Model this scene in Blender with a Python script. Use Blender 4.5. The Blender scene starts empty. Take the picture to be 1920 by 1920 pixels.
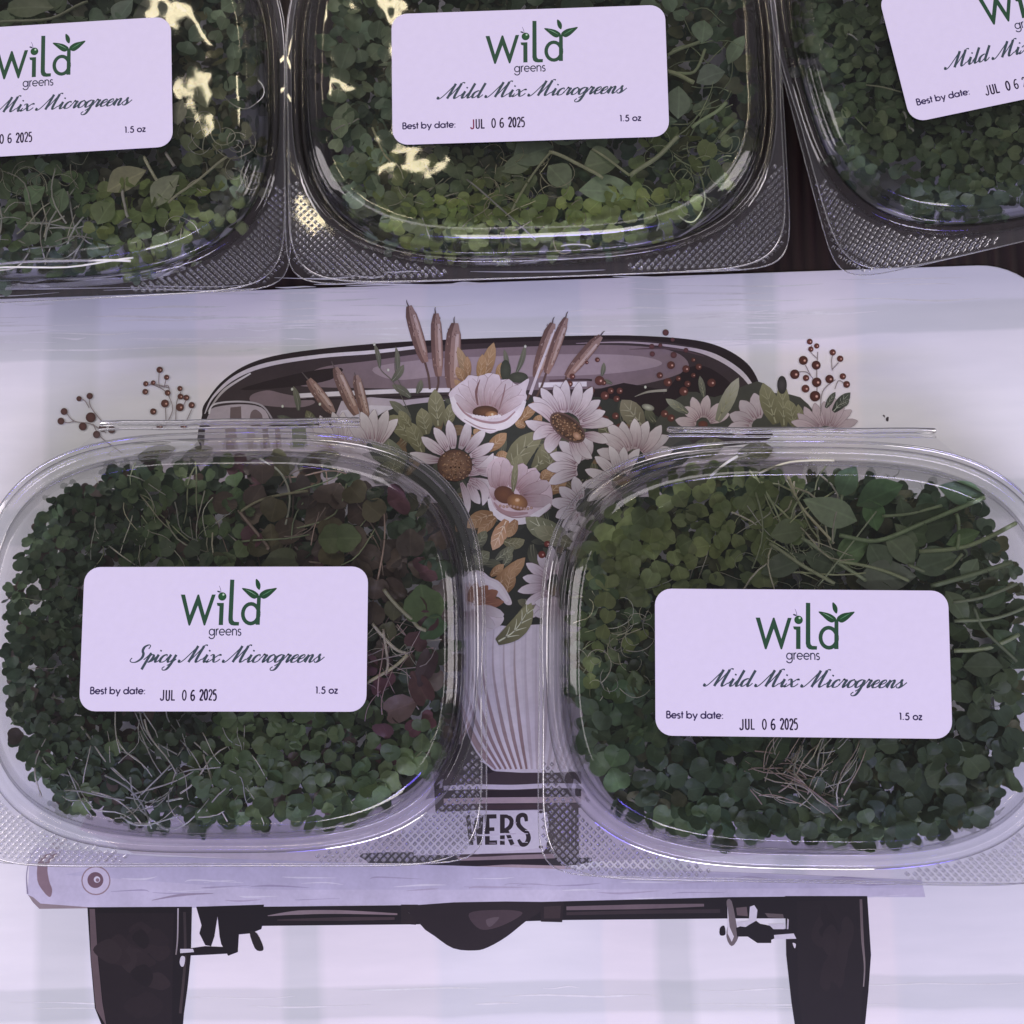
import bpy, bmesh, math, random
import numpy as np
from mathutils import Vector, Matrix, noise
from mathutils.geometry import tessellate_polygon
random.seed(7)
S = bpy.context.scene
COL = S.collection
R = math.radians

# ------------------------------------------------------------------ camera, world, lamps, exposure
DIST = 0.42; TANH = 0.434; PITCH = R(6.2); YAW = R(1.8)
ROT = (Matrix.Rotation(YAW, 3, 'Y') @ Matrix.Rotation(PITCH, 3, 'X'))
CAM = ROT @ Vector((0, 0, DIST))
cd = bpy.data.cameras.new('camera'); cam = bpy.data.objects.new('camera', cd); COL.objects.link(cam)
cd.sensor_width = 36; cd.lens = 18 / TANH; cd.clip_start = 0.01; cd.clip_end = 50
cam.matrix_world = Matrix.Translation(CAM) @ ROT.to_4x4()
S.camera = cam
S.view_settings.view_transform = 'Standard'; S.view_settings.look = 'None'
S.view_settings.exposure = -0.05; S.view_settings.gamma = 1.0
W = bpy.data.worlds.new('World'); S.world = W; W.use_nodes = True
W.node_tree.nodes['Background'].inputs[0].default_value = (0.81, 0.755, 0.84, 1)
W.node_tree.nodes['Background'].inputs[1].default_value = 0.26

def to_world(px, py, z=0.0):
    """where the photograph's pixel (1920 grid) meets the level z"""
    d = ROT @ Vector(((px - 960) / 960 * TANH, -(py - 960) / 960 * TANH, -1))
    return CAM + d * ((z - CAM.z) / d.z)

def area_lamp(name, loc, aim, sx, sy, power, color):
    l = bpy.data.lights.new(name, 'AREA'); l.shape = 'RECTANGLE'; l.size = sx; l.size_y = sy
    l.energy = power; l.color = color
    o = bpy.data.objects.new(name, l); COL.objects.link(o); o.location = loc
    o.rotation_euler = (Vector(aim) - Vector(loc)).to_track_quat('-Z', 'Y').to_euler()
    return o
area_lamp('added_back_key', (-0.3, 1.9, 1.7), (0, 0, 0), 1.7, 0.8, 14, (1.0, 0.92, 0.98))  # broad key added behind the back row; stands for no known tent
area_lamp('added_left_key', (-1.9, 0.2, 1.35), (0, 0, 0), 0.8, 1.2, 12.5, (0.99, 0.91, 0.94))  # soft side key added out of view on the left
area_lamp('violet_strip_lamp', (0.1, -1.05, 1.15), (0, 0.05, 0), 1.3, 0.11, 6.5, (0.20, 0.15, 1.0))
area_lamp('added_right_key', (1.9, 0.0, 1.35), (0, 0, 0), 0.8, 1.2, 12.5, (0.99, 0.91, 0.94))  # matching unseen key added on the right
area_lamp('added_front_fill', (0.2, -1.75, 1.85), (0, 0, 0), 1.1, 0.7, 22, (0.99, 0.93, 0.93))  # fill added out of view to lift the greens and the far mat
def lamp_seen_at(px, py, h, tiltx=0.0, tilty=0.0):
    L = to_world(px, py, 0.041); v = (L - CAM).normalized()
    n = Vector((tiltx, tilty, 1)).normalized(); r = v - 2 * v.dot(n) * n
    return L + r * (h / r.z), L
for (px, py, sx, sy, p) in ((400, 40, 0.03, 0.26, 0.5), (700, 60, 0.03, 0.24, 0.5), (735, 325, 0.08, 0.03, 0.15)):
    q, L = lamp_seen_at(px, py, 1.3)
    area_lamp('warm_bulb_lamp', q, L, sx, sy, p, (1.0, 0.87, 0.58))

c = S.cycles
c.use_denoising = True
c.max_bounces = 10; c.transparent_max_bounces = 40; c.transmission_bounces = 8; c.glossy_bounces = 4; c.diffuse_bounces = 3
c.caustics_reflective = False; c.sample_clamp_indirect = 6; c.use_adaptive_sampling = True

# ------------------------------------------------------------------ helpers
def lin(c8):
    return tuple(((v / 255) / 12.92 if v <= 10 else (((v / 255) + 0.055) / 1.055) ** 2.4) for v in c8[:3])
WHITE = (0.67, 0.62, 0.74)
def alb(c8, k=0.8):
    """a colour read off the photograph, with the lavender light taken out"""
    l = lin(c8); return tuple(min(0.9, l[i] / WHITE[i] * k) for i in range(3))

def tag(o, label=None, cat=None, group=None, kind=None):
    if label: o['label'] = label
    if cat: o['category'] = cat
    if group: o['group'] = group
    if kind: o['kind'] = kind
    return o
def empty(name, loc=(0, 0, 0), rz=0.0):
    o = bpy.data.objects.new(name, None); o.empty_display_size = 0.02; COL.objects.link(o)
    o.location = loc; o.rotation_euler = (0, 0, rz); return o
def link(name, me, parent=None, mat=None):
    o = bpy.data.objects.new(name, me); COL.objects.link(o)
    if parent: o.parent = parent
    if mat and not me.materials: me.materials.append(mat)
    return o
def mesh(name, V, F, smooth=True, mat=None):
    me = bpy.data.meshes.new(name); me.from_pydata([tuple(v) for v in V], [], F); me.update()
    if smooth: me.polygons.foreach_set('use_smooth', [True] * len(me.polygons))
    if mat: me.materials.append(mat)
    return me

class N:
    """tiny node helper"""
    def __init__(s, name):
        s.m = bpy.data.materials.new(name); s.m.use_nodes = True; s.t = s.m.node_tree
        for n in list(s.t.nodes): s.t.nodes.remove(n)
        s.out = s.t.nodes.new('ShaderNodeOutputMaterial')
    def n(s, typ, ins=None, **kw):
        nd = s.t.nodes.new('ShaderNode' + typ)
        for k, v in kw.items(): setattr(nd, k, v)
        for k, v in (ins or {}).items():
            if hasattr(v, 'node'): s.t.links.new(v, nd.inputs[k])
            else: nd.inputs[k].default_value = v
        return nd
    def surf(s, sock): s.t.links.new(sock, s.out.inputs['Surface']); return s.m
    def mixc(s, fac, a, b, mode='MIX'):
        nd = s.t.nodes.new('ShaderNodeMix'); nd.data_type = 'RGBA'; nd.blend_type = mode
        for i, v in ((0, fac), (6, a), (7, b)):
            if hasattr(v, 'node'): s.t.links.new(v, nd.inputs[i])
            else: nd.inputs[i].default_value = v if i == 0 else (*v[:3], 1)
        return nd.outputs[2]
    def math(s, op, a, b=0.0, clamp=False):
        nd = s.t.nodes.new('ShaderNodeMath'); nd.operation = op; nd.use_clamp = clamp
        for i, v in ((0, a), (1, b)):
            if hasattr(v, 'node'): s.t.links.new(v, nd.inputs[i])
            else: nd.inputs[i].default_value = v
        return nd.outputs[0]

# ------------------------------------------------------------------ materials
def plastic(name, bend=0.0, wd=0.0015, wob=0.15, wscale=25, tint=(0.965, 0.968, 0.975), edge=(0.42, 0.42, 0.50), rough=0.035, ior=1.12, haze=0.0):
    k = N(name)
    tc = k.n('TexCoord').outputs['Object']
    ns = k.n('TexNoise', {'Vector': tc, 'Scale': wscale, 'Detail': 2.6}).outputs[0]
    bp = k.n('Bump', {'Height': ns, 'Strength': wob, 'Distance': wd}).outputs[0]
    fr = k.n('Fresnel', {'IOR': 1.5, 'Normal': bp}).outputs[0]
    fr = k.math('MULTIPLY', fr, 1.5 if bend > 0 else 1.15, True)
    lw = k.n('LayerWeight', {'Blend': 0.5, 'Normal': bp}).outputs['Facing']
    f3 = k.math('POWER', lw, 1.7 if bend > 0 else 3.0)
    colr = k.mixc(f3, tint, edge)
    tr = k.n('BsdfTransparent', {'Color': colr}).outputs[0]
    if bend > 0:
        rf = k.n('BsdfRefraction', {'Color': colr, 'Roughness': 0.0, 'IOR': ior, 'Normal': bp}).outputs[0]
        tr = k.n('MixShader', {0: bend, 1: tr, 2: rf}).outputs[0]
    if haze > 0:
        df = k.n('BsdfDiffuse', {'Color': (0.8, 0.8, 0.8, 1)}).outputs[0]
        tr = k.n('MixShader', {0: haze, 1: tr, 2: df}).outputs[0]
    gl = k.n('BsdfGlossy', {'Color': (1, 1, 1, 1), 'Roughness': rough, 'Normal': bp}).outputs[0]
    return k.surf(k.n('MixShader', {0: fr, 1: tr, 2: gl}).outputs[0])
M_LID = plastic('clear_lid_plastic', 0.0, 0.005, 0.20, 28, rough=0.045)
M_RIM = plastic('clear_rim_plastic', 0.45, 0.0015, 0.10, 60, edge=(0.06, 0.06, 0.11), rough=0.055)  # dark edge tint stands in for reflections of dark surroundings
M_BASE = plastic('clear_base_plastic', 0.0, 0.003, 0.10, 60, edge=(0.5, 0.5, 0.56))
M_FLANGE = plastic('clear_flange_plastic', 0.0, 0.003, 0.04, 40, tint=(0.955, 0.955, 0.962), haze=0.015)
M_DOT = plastic('embossed_plastic', 0.5, 0.0015, 0.0, 60, edge=(0.3, 0.3, 0.36), rough=0.12, ior=1.35, haze=0.05)

def paper_material(name, col, rough=0.55, amt=0.03):
    k = N(name); tc = k.n('TexCoord').outputs['Object']
    n1 = k.n('TexNoise', {'Vector': tc, 'Scale': 400.0, 'Detail': 3.0}).outputs[0]
    cc = k.mixc(n1, tuple(v * (1 - amt) for v in col), tuple(min(1, v * (1 + amt)) for v in col))
    n2 = k.n('TexNoise', {'Vector': tc, 'Scale': 45.0, 'Detail': 1.0}).outputs[0]
    b0 = k.n('Bump', {'Height': n2, 'Strength': 0.5, 'Distance': 0.0016}).outputs[0]
    bp = k.n('Bump', {'Height': n1, 'Strength': 0.08, 'Distance': 0.0004, 'Normal': b0}).outputs[0]
    return k.surf(k.n('BsdfPrincipled', {'Base Color': cc, 'Roughness': rough, 'Normal': bp, 'Specular IOR Level': 0.3}).outputs[0])
M_LABEL = paper_material('white_label_paper', (0.79, 0.745, 0.885), 0.5)
M_LINER = paper_material('white_liner_paper', (0.72, 0.72, 0.75), 0.8, 0.05)

def attr_material(name, rough, spec, wash=0.0, trans=0.0):
    k = N(name); at = k.n('Attribute', attribute_name='tint').outputs['Color']
    tc = k.n('TexCoord').outputs['Object']
    if wash:
        n1 = k.n('TexNoise', {'Vector': tc, 'Scale': 90.0, 'Detail': 4.0, 'Roughness': 0.6}).outputs[0]
        n2 = k.n('TexNoise', {'Vector': tc, 'Scale': 700.0, 'Detail': 2.0}).outputs[0]
        f = k.math('ADD', k.math('MULTIPLY', k.math('SUBTRACT', n1, 0.5), wash), k.math('MULTIPLY', k.math('SUBTRACT', n2, 0.5), wash * 0.35))
        f = k.math('ADD', f, 1.0)
        hs = k.n('HueSaturation', {'Color': at, 'Value': f})
        at = hs.outputs[0]
    p = k.n('BsdfPrincipled', {'Base Color': at, 'Roughness': rough, 'Specular IOR Level': spec}).outputs[0]
    return k.surf(p)
M_INK = attr_material('printed_ink', 0.5, 0.35, wash=0.45)
M_TYPE = attr_material('printed_lettering', 0.5, 0.3)

def leaf_material(name, source):
    k = N(name)
    if source == 'OBJ':
        oi = k.n('ObjectInfo'); base = oi.outputs['Color']; rnd = oi.outputs['Random']
    else:
        base = k.n('Attribute', attribute_name='tint').outputs['Color']; rnd = 0.5
    tc = k.n('TexCoord').outputs['Object']
    geo = k.n('NewGeometry').outputs['Position']
    n1 = k.n('TexNoise', {'Vector': geo, 'Scale': 500.0, 'Detail': 3.0}).outputs[0]
    f = k.math('ADD', k.math('MULTIPLY', n1, 0.5), 0.75)
    if source == 'OBJ': f = k.math('ADD', f, k.math('MULTIPLY', k.math('SUBTRACT', rnd, 0.5), 0.3))
    if source == 'OBJ':                                              # pale midrib
        yy = k.math('ABSOLUTE', k.n('SeparateXYZ', {0: tc}).outputs[1])
        f = k.math('ADD', f, k.math('MULTIPLY', k.math('SUBTRACT', 1.0, k.math('MULTIPLY', yy, 30.0), True), 0.22))
    hs = k.n('HueSaturation', {'Color': base, 'Value': f}).outputs[0]
    bp = k.n('Bump', {'Height': n1, 'Strength': 0.25, 'Distance': 0.0006}).outputs[0]
    p = k.n('BsdfPrincipled', {'Base Color': hs, 'Roughness': 0.42, 'Normal': bp, 'Specular IOR Level': 0.5}).outputs[0]
    t = k.n('BsdfTranslucent', {'Color': hs}).outputs[0]
    return k.surf(k.n('MixShader', {0: 0.28, 1: p, 2: t}).outputs[0])
M_LEAF = leaf_material('leaf_tissue', 'OBJ')
M_LEAFS = leaf_material('leaf_tissue_mixed', 'ATTR')

# ------------------------------------------------------------------ table top
def wood_material():
    k = N('dark_wood'); tc = k.n('TexCoord').outputs['Object']
    mp = k.n('Mapping', {'Vector': tc, 'Rotation': (0, 0, R(-3.5)), 'Scale': (1, 0.06, 1)}).outputs[0]
    w = k.n('TexWave', {'Vector': mp, 'Scale': 62.0, 'Distortion': 3.0, 'Detail': 3.0, 'Detail Scale': 2.0}).outputs['Fac']
    n1 = k.n('TexNoise', {'Vector': mp, 'Scale': 380.0, 'Detail': 6.0}).outputs[0]
    n2 = k.n('TexNoise', {'Vector': mp, 'Scale': 60.0, 'Detail': 3.0}).outputs[0]
    a = k.mixc(w, (0.006, 0.004, 0.004), (0.034, 0.019, 0.015))
    b = k.mixc(k.math('MULTIPLY', n1, 0.7), a, (0.055, 0.032, 0.026))
    b = k.mixc(k.math('MULTIPLY', n2, 0.8), b, (0.010, 0.006, 0.006))
    bp = k.n('Bump', {'Height': w, 'Strength': 0.5, 'Distance': 0.0008}).outputs[0]
    return k.surf(k.n('BsdfPrincipled', {'Base Color': b, 'Roughness': 0.55, 'Specular IOR Level': 0.3, 'Normal': bp}).outputs[0])
bm = bmesh.new(); bmesh.ops.create_cube(bm, size=1.0)
for v in bm.verts: v.co = Vector((v.co.x * 1.1, v.co.y * 0.95 + 0.03, v.co.z * 0.028 - 0.014 - 0.0012))
bmesh.ops.bevel(bm, geom=bm.edges[:], offset=0.002, segments=2, affect='EDGES')
me = bpy.data.meshes.new('table_top'); bm.to_mesh(me); bm.free()
tag(link('table_top', me, None, wood_material()), kind='structure')

# ------------------------------------------------------------------ flat print: polygons of ink laid on the sheet
def catmull(P, n=8, closed=False):
    P = [Vector((p[0], p[1])) for p in P]; out = []
    m = len(P); segs = m if closed else m - 1
    for i in range(segs):
        p0 = P[(i - 1) % m] if closed or i > 0 else P[0]
        p1 = P[i]; p2 = P[(i + 1) % m]
        p3 = P[(i + 2) % m] if closed or i + 2 < m else P[-1]
        for k in range(n):
            t = k / n
            out.append(0.5 * ((2 * p1) + (p2 - p0) * t + (2 * p0 - 5 * p1 + 4 * p2 - p3) * t * t + (3 * p1 - p0 - 3 * p2 + p3) * t ** 3))
    if not closed: out.append(P[-1].copy())
    return out

class Ink:
    z = 2.0e-5
    def __init__(s, conv, albk=0.8, step=3e-7, z0=None):
        s.V = []; s.F = []; s.C = []; s.conv = conv; s.k = albk; s.step = step; s.z0 = z0
    hold = False
    def zz(s):
        if s.hold: return Ink.z if s.z0 is None else s.z0
        if s.z0 is not None: s.z0 += s.step; return s.z0
        Ink.z += s.step; return Ink.z
    sat = 1.0
    def col(s, c):
        a = alb(c, s.k); m = sum(a) / 3
        return tuple(m + (v - m) * s.sat for v in a)
    def poly(s, P, c, smooth=0, jitter=0):
        P = catmull(P, smooth, True) if smooth else [Vector((p[0], p[1])) for p in P]
        if jitter: P = [p + Vector((random.gauss(0, jitter), random.gauss(0, jitter))) for p in P]
        z = s.zz(); o = len(s.V); cc = s.col(c)
        for p in P:
            s.V.append(s.conv(p.x, p.y, z)); s.C.append(cc)
        for t in tessellate_polygon([[Vector((p.x, p.y, 0)) for p in P]]):
            s.F.append([o + i for i in t])
    def fan(s, cx, cy, rx, ry, c_in, c_out, rot=0, n=24):
        z = s.zz(); o = len(s.V); s.V.append(s.conv(cx, cy, z)); s.C.append(s.col(c_in))
        for i in range(n):
            a = i / n * math.tau; x, y = rx * math.cos(a), ry * math.sin(a)
            s.V.append(s.conv(cx + x * math.cos(rot) - y * math.sin(rot), cy + x * math.sin(rot) + y * math.cos(rot), z)); s.C.append(s.col(c_out))
        for i in range(n): s.F.append([o, o + 1 + i, o + 1 + (i + 1) % n])
    def ribbon(s, P, w, c, c2=None, smooth=6):
        """w: width at each given point (list) or (start, end)"""
        n0 = len(P)
        if isinstance(w, (int, float)): w = [w] * n0
        elif len(w) == 2 and n0 > 2: w = [w[0] + (w[1] - w[0]) * i / (n0 - 1) for i in range(n0)]
        if smooth and n0 > 2:
            Q = catmull(P, smooth); ws = []
            for i in range(n0 - 1):
                for k in range(smooth): ws.append(w[i] + (w[i + 1] - w[i]) * k / smooth)
            ws.append(w[-1])
        else: Q = [Vector((p[0], p[1])) for p in P]; ws = list(w)
        z = s.zz(); o = len(s.V); m = len(Q)
        c2 = c2 or c
        for i, q in enumerate(Q):
            d = (Q[min(i + 1, m - 1)] - Q[max(i - 1, 0)]); d = d.normalized() if d.length > 1e-9 else Vector((1, 0))
            nrm = Vector((-d.y, d.x)) * ws[i] / 2; t = i / max(1, m - 1)
            cc = s.col(tuple(c[j] + (c2[j] - c[j]) * t for j in range(3)))
            for sg in (-1, 1):
                p = q + nrm * sg; s.V.append(s.conv(p.x, p.y, z)); s.C.append(cc)
        for i in range(m - 1): s.F.append([o + 2 * i, o + 2 * i + 1, o + 2 * i + 3, o + 2 * i + 2])
    def petal(s, bx, by, tx, ty, w, cb, ct, streak=None, bend=0.0, ns=3, edge=None, blunt=0.0):
        if edge: w *= 0.86; bend += random.uniform(-.07, .07); f1, f2 = random.uniform(.84, 1), random.uniform(.93, 1); cb = tuple(v * f1 for v in cb); ct = tuple(v * f2 for v in ct)
        b = Vector((bx, by)); t = Vector((tx, ty)); d = t - b; L = d.length; d.normalize(); nr = Vector((-d.y, d.x))
        prof = [0.35, 0.7, 0.95, 1.0, 0.92, 0.68 + blunt * 0.2, 0.05 + blunt * 0.4]
        pts = [b + d * L * k / 6 + nr * bend * L * math.sin(math.pi * k / 6) for k in range(7)]
        if edge: s.ribbon(pts, [w * (p + 0.07) for p in prof], edge, edge, 3)
        s.ribbon(pts, [w * p for p in prof], cb, ct, 3)
        if streak:
            s.zz(); s.hold = True
            for q in range(ns):
                off = (q - (ns - 1) / 2) / max(1, ns) * 0.62 * w + random.uniform(-.04, .04) * w
                a0, a1 = random.uniform(0.0, 0.12), random.uniform(0.5, 0.85)
                P = [b + d * L * (a0 + (a1 - a0) * k / 3) + nr * (bend * L * math.sin(math.pi * (a0 + (a1 - a0) * k / 3)) + off * math.sin(math.pi * (0.25 + 0.5 * k / 3))) for k in range(4)]
                s.ribbon(P, (w * 0.12, w * 0.02), streak, ct, 3)
            s.hold = False
    def leaf(s, bx, by, tx, ty, w, c1, c2, vein, bend=0.0, nv=3):
        s.petal(bx, by, tx, ty, w, c1, c2, None, bend, blunt=-0.2)
        b = Vector((bx, by)); t = Vector((tx, ty)); d = t - b; L = d.length; d.normalize(); nr = Vector((-d.y, d.x))
        f = lambda u, v: b + d * L * u + nr * (bend * L * math.sin(math.pi * u) + v)
        s.ribbon([f(0.03, 0), f(0.4, 0), f(0.88, 0)], (w * 0.09, w * 0.02), vein, vein, 4)
        s.hold = True
        for q in range(nv):
            u = 0.18 + 0.2 * q
            for sg in (-1, 1): s.ribbon([f(u, 0), f(u + 0.13, sg * w * 0.2), f(u + 0.2, sg * w * 0.34)], (w * 0.06, w * 0.015), vein, vein, 3)
        s.hold = False
    def blob(s, P, c): s.poly(P, c, 5)
    def build(s, name, parent, mat):
        me = bpy.data.meshes.new(name); me.from_pydata([tuple(v) for v in s.V], [], s.F); me.update()
        at = me.color_attributes.new('tint', 'FLOAT_COLOR', 'POINT')
        at.data.foreach_set('color', [x for cc in s.C for x in (*cc, 1.0)])
        me.materials.append(mat)
        # every face looks up
        bm = bmesh.new(); bm.from_mesh(me)
        for f in bm.faces:
            if f.normal.z < 0: f.normal_flip()
        bm.to_mesh(me); bm.free()
        return link(name, me, parent)

# ------------------------------------------------------------------ placemat
E0 = to_world(550, 541); E1 = to_world(1830, 497)
U = (E1 - E0).normalized(); Vd = Vector((U.y, -U.x, 0))           # Vd points to the near side of the mat
TRc = E0 + U * ((to_world(1985, 600) - E0).dot(U))
MW, MH, MR = 0.4572, 0.3048, 0.027
MC = TRc - U * MW / 2 + Vd * MH / 2; MC.z = 0
MANG = math.atan2(U.y, U.x)
mat_e = empty('placemat', MC)
tag(mat_e, 'white plaid placemat printed with a truck carrying flowers, under the two front tubs', 'placemat')
def mat_uv(p): q = p - MC; return q.dot(U), q.dot(Vd)
def plaid_material():
    k = N('printed_placemat_vinyl')
    tc = k.n('TexCoord').outputs['Object']
    mp = k.n('Mapping', {'Vector': tc, 'Rotation': (0, 0, -MANG)}).outputs[0]
    nz = k.n('TexNoise', {'Vector': mp, 'Scale': 14.0, 'Detail': 4.0})
    wob = k.n('VectorMath', {0: nz.outputs['Color'], 1: (0.5, 0.5, 0.5)}, operation='SUBTRACT').outputs[0]
    wob = k.n('VectorMath', {0: wob, 'Scale': 0.006}, operation='SCALE').outputs[0]
    v = k.n('VectorMath', {0: mp, 1: wob}, operation='ADD').outputs[0]
    sp = k.n('SeparateXYZ', {0: v})
    def ramp(sock, a, b, stops):
        t = k.math('DIVIDE', k.math('SUBTRACT', sock, a), b - a)
        r = k.n('ValToRGB', {0: t}); cr = r.color_ramp; cr.interpolation = 'LINEAR'
        els = []
        for i, (pos, col) in enumerate(stops):
            els.append((max(0, (pos - a) / (b - a)), col))
        while len(cr.elements) > 1: cr.elements.remove(cr.elements[0])
        cr.elements[0].position = els[0][0]; cr.elements[0].color = (*els[0][1], 1)
        prev = els[0][1]
        for pos, col in els[1:]:
            e = cr.elements.new(min(1, pos)); e.color = (*prev, 1)
            e = cr.elements.new(min(1, pos + 0.004)); e.color = (*col, 1); prev = col
        return r.outputs[0]
    w, g, b_, p_ = (1, 1, 1), (0.83, 0.855, 0.845), (0.925, 0.94, 0.965), (1.0, 0.975, 0.985)
    X = lambda px: mat_uv(to_world(px, 1200))[0]
    vs = [(X(-420), w), (X(-120), g), (X(-20), w), (X(75), g), (X(170), b_), (X(360), p_), (X(525), g), (X(592), p_), (X(803), b_), (X(1105), p_),
          (X(1205), g), (X(1272), w), (X(1425), g), (X(1485), p_), (X(1640), b_)]
    Y = lambda py: -mat_uv(to_world(960, py))[1]
    hs = [(Y(2090), w), (Y(1990), g), (Y(1905), w), (Y(1843), b_), (Y(1500), w), (Y(1300), g), (Y(1200), w), (Y(1000), g), (Y(900), w), (Y(652), g), (Y(596), b_)]
    hs = [hs[0]] + [(hs[i][0], hs[i - 1][1] if False else hs[i][1]) for i in range(1, len(hs))]
    ca = ramp(sp.outputs[0], X(-430), X(2010), vs)
    hl = sorted([(Y(2100), w), (Y(1907), g), (Y(1845), w), (Y(1500), b_), (Y(1300), g), (Y(1230), w), (Y(1000), g), (Y(930), w), (Y(652), g), (Y(598), b_)])  # last bluish band puts the vinyl's sheen into the plaid colour
    cb = ramp(sp.outputs[1], Y(2110), Y(480), hl)
    cc = k.mixc(1.0, ca, cb, 'MULTIPLY')
    n2 = k.n('TexNoise', {'Vector': k.n('Mapping', {'Vector': mp, 'Scale': (1, 5, 1)}).outputs[0], 'Scale': 30.0, 'Detail': 5.0}).outputs[0]
    brush = k.mixc(n2, (0.90, 0.91, 0.915), (1.06, 1.05, 1.05))
    cc = k.mixc(1.0, cc, brush, 'MULTIPLY')
    cc = k.mixc(1.0, cc, (0.94, 0.935, 0.94), 'MULTIPLY')
    n3 = k.n('TexNoise', {'Vector': tc, 'Scale': 2500.0, 'Detail': 2.0}).outputs[0]
    bp = k.n('Bump', {'Height': n3, 'Strength': 0.06, 'Distance': 0.0003}).outputs[0]
    return k.surf(k.n('BsdfPrincipled', {'Base Color': cc, 'Roughness': 0.42, 'Specular IOR Level': 0.4, 'Normal': bp}).outputs[0])
V = []; F = []
out = []
for (sx, sy, a0) in ((1, 1, 0), (-1, 1, 90), (-1, -1, 180), (1, -1, 270)):
    for i in range(13):
        a = R(a0 + 90 * i / 12)
        out.append((sx * (MW / 2 - MR) + MR * math.cos(a), sy * (MH / 2 - MR) + MR * math.sin(a)))
for z, ins in ((0.0, 0.0003), (-0.0003, 0.0), (-0.0011, 0.0)):
    for x, y in out:
        f = 1 - ins / 0.2
        V.append(U * (x * f) - Vd * (y * f) + Vector((0, 0, z)))
n = len(out)
F = [list(range(n))]
for l in range(2):
    for i in range(n): F.append([l * n + i, (l + 1) * n + i, (l + 1) * n + (i + 1) % n, l * n + (i + 1) % n])
F.append(list(range(3 * n - 1, 2 * n - 1, -1)))
me = mesh('vinyl_sheet', V, F, False, plaid_material()); link('vinyl_sheet', me, mat_e)

def mconv(px, py, z):
    p = to_world(px, py, 0.0); return Vector((p.x - MC.x, p.y - MC.y, z))

Wd = Ink(mconv)
for (ya, yb, n_, x0_, x1_) in ((588, 652, 60, -200, 1900), (505, 590, 46, -200, 1900), (1850, 1900, 16, -100, 1900)):
    for i in range(n_):
        x = random.uniform(x0_, x1_ - 200); y = random.uniform(ya, yb) + (960 - x) * 0.012; L = random.uniform(60, 330); cc = random.choice([(210, 204, 221), (211, 205, 223), (208, 203, 219), (216, 209, 228), (209, 204, 219)])
        if ya > 650: cc = tuple(v + 6 for v in cc)
        Wd.ribbon([(x, y), (x + L * .3, y + random.uniform(-3, 3)), (x + L * .7, y + random.uniform(-4, 3)), (x + L, y - L * 0.012)], [0.5, random.uniform(1, 4), random.uniform(1, 4), 0.4], cc)
tag(Wd.build('printed_brush_strokes', mat_e, M_INK), kind='stuff')

# --- the printed truck
T = Ink(mconv)
DK = (38, 28, 34); DK2 = (58, 47, 54); MV = (122, 104, 118); MV2 = (150, 132, 148); WH = (212, 202, 222); LV = (188, 176, 205)
T.blob([(379, 778), (392, 745), (420, 712), (465, 683), (530, 664), (640, 650), (770, 640), (920, 634), (1060, 630), (1180, 629), (1290, 636), (1350, 650), (1395, 676), (1418, 706), (1430, 745), (1436, 790), (1420, 830), (1100, 850), (700, 850), (400, 850)], DK)
T.blob([(392, 776), (404, 748), (440, 712), (490, 688), (570, 674), (660, 664), (790, 650), (900, 644), (1050, 638), (1180, 637), (1280, 646), (1335, 662), (1380, 690), (1408, 724), (1416, 800), (1100, 845), (700, 845), (410, 840)], DK2)
T.poly([(560, 720), (600, 690), (700, 676), (800, 662), (900, 654), (1050, 648), (1180, 648), (1265, 660), (1290, 690), (1230, 715), (1130, 728), (900, 732), (700, 728), (600, 726)], MV, 5)
T.poly([(700, 690), (800, 674), (930, 668), (1080, 664), (1200, 668), (1240, 684), (1150, 700), (1000, 706), (850, 704), (740, 712)], MV2, 5)
T.poly([(470, 742), (500, 732), (530, 738), (590, 752), (560, 764), (480, 758)], MV, 5)
T.poly([(450, 730), (560, 700), (640, 690), (620, 712), (540, 726)], DK, 4)
T.poly([(1290, 690), (1330, 690), (1380, 730), (1400, 790), (1300, 790), (1240, 760), (1260, 720)], DK, 5)
T.poly([(1100, 735), (1240, 730), (1260, 850), (1090, 850)], DK, 2)
T.ribbon([(384, 776), (400, 744), (440, 708), (500, 684), (600, 668), (700, 660), (790, 650)], [1.5, 4, 7, 8, 7, 7, 6], (195, 182, 205), WH)
T.ribbon([(390, 772), (420, 732), (470, 700)], [2, 5, 3], (150, 138, 148), WH)
T.ribbon([(1080, 644), (1180, 642), (1280, 652), (1340, 668), (1390, 700), (1420, 740)], [1, 3, 5, 9, 9, 5], (150, 130, 148), WH)
T.ribbon([(1180, 655), (1260, 654), (1320, 668)], [1, 4, 1], (84, 66, 76), (84, 66, 76))
T.ribbon([(560, 742), (640, 738), (760, 733), (880, 731), (960, 731)], [8, 9, 8, 8, 8], WH, WH)
T.ribbon([(560, 749), (700, 746), (860, 741)], 3, DK, DK)
T.ribbon([(1010, 722), (1060, 721), (1100, 720)], 9, WH, WH)
T.ribbon([(1030, 714), (1090, 712), (1110, 713)], 4, (90, 68, 80), DK)
T.poly([(640, 752), (760, 750), (840, 752), (830, 850), (640, 850)], (176, 162, 185), 2)
T.poly([(640, 770), (760, 762), (830, 780), (820, 850), (640, 850)], (200, 190, 214), 2)
T.poly([(392, 776), (402, 764), (450, 758), (490, 764), (505, 785), (500, 800), (395, 800)], (172, 158, 178), 3)
T.poly([(432, 764), (452, 762), (453, 792), (431, 792)], (104, 88, 96))
T.blob([(470, 775), (480, 768), (492, 780), (488, 800), (470, 798)], (110, 94, 104))
T.poly([(385, 801), (560, 801), (700, 812), (700, 880), (380, 880)], (184, 172, 192))
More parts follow.
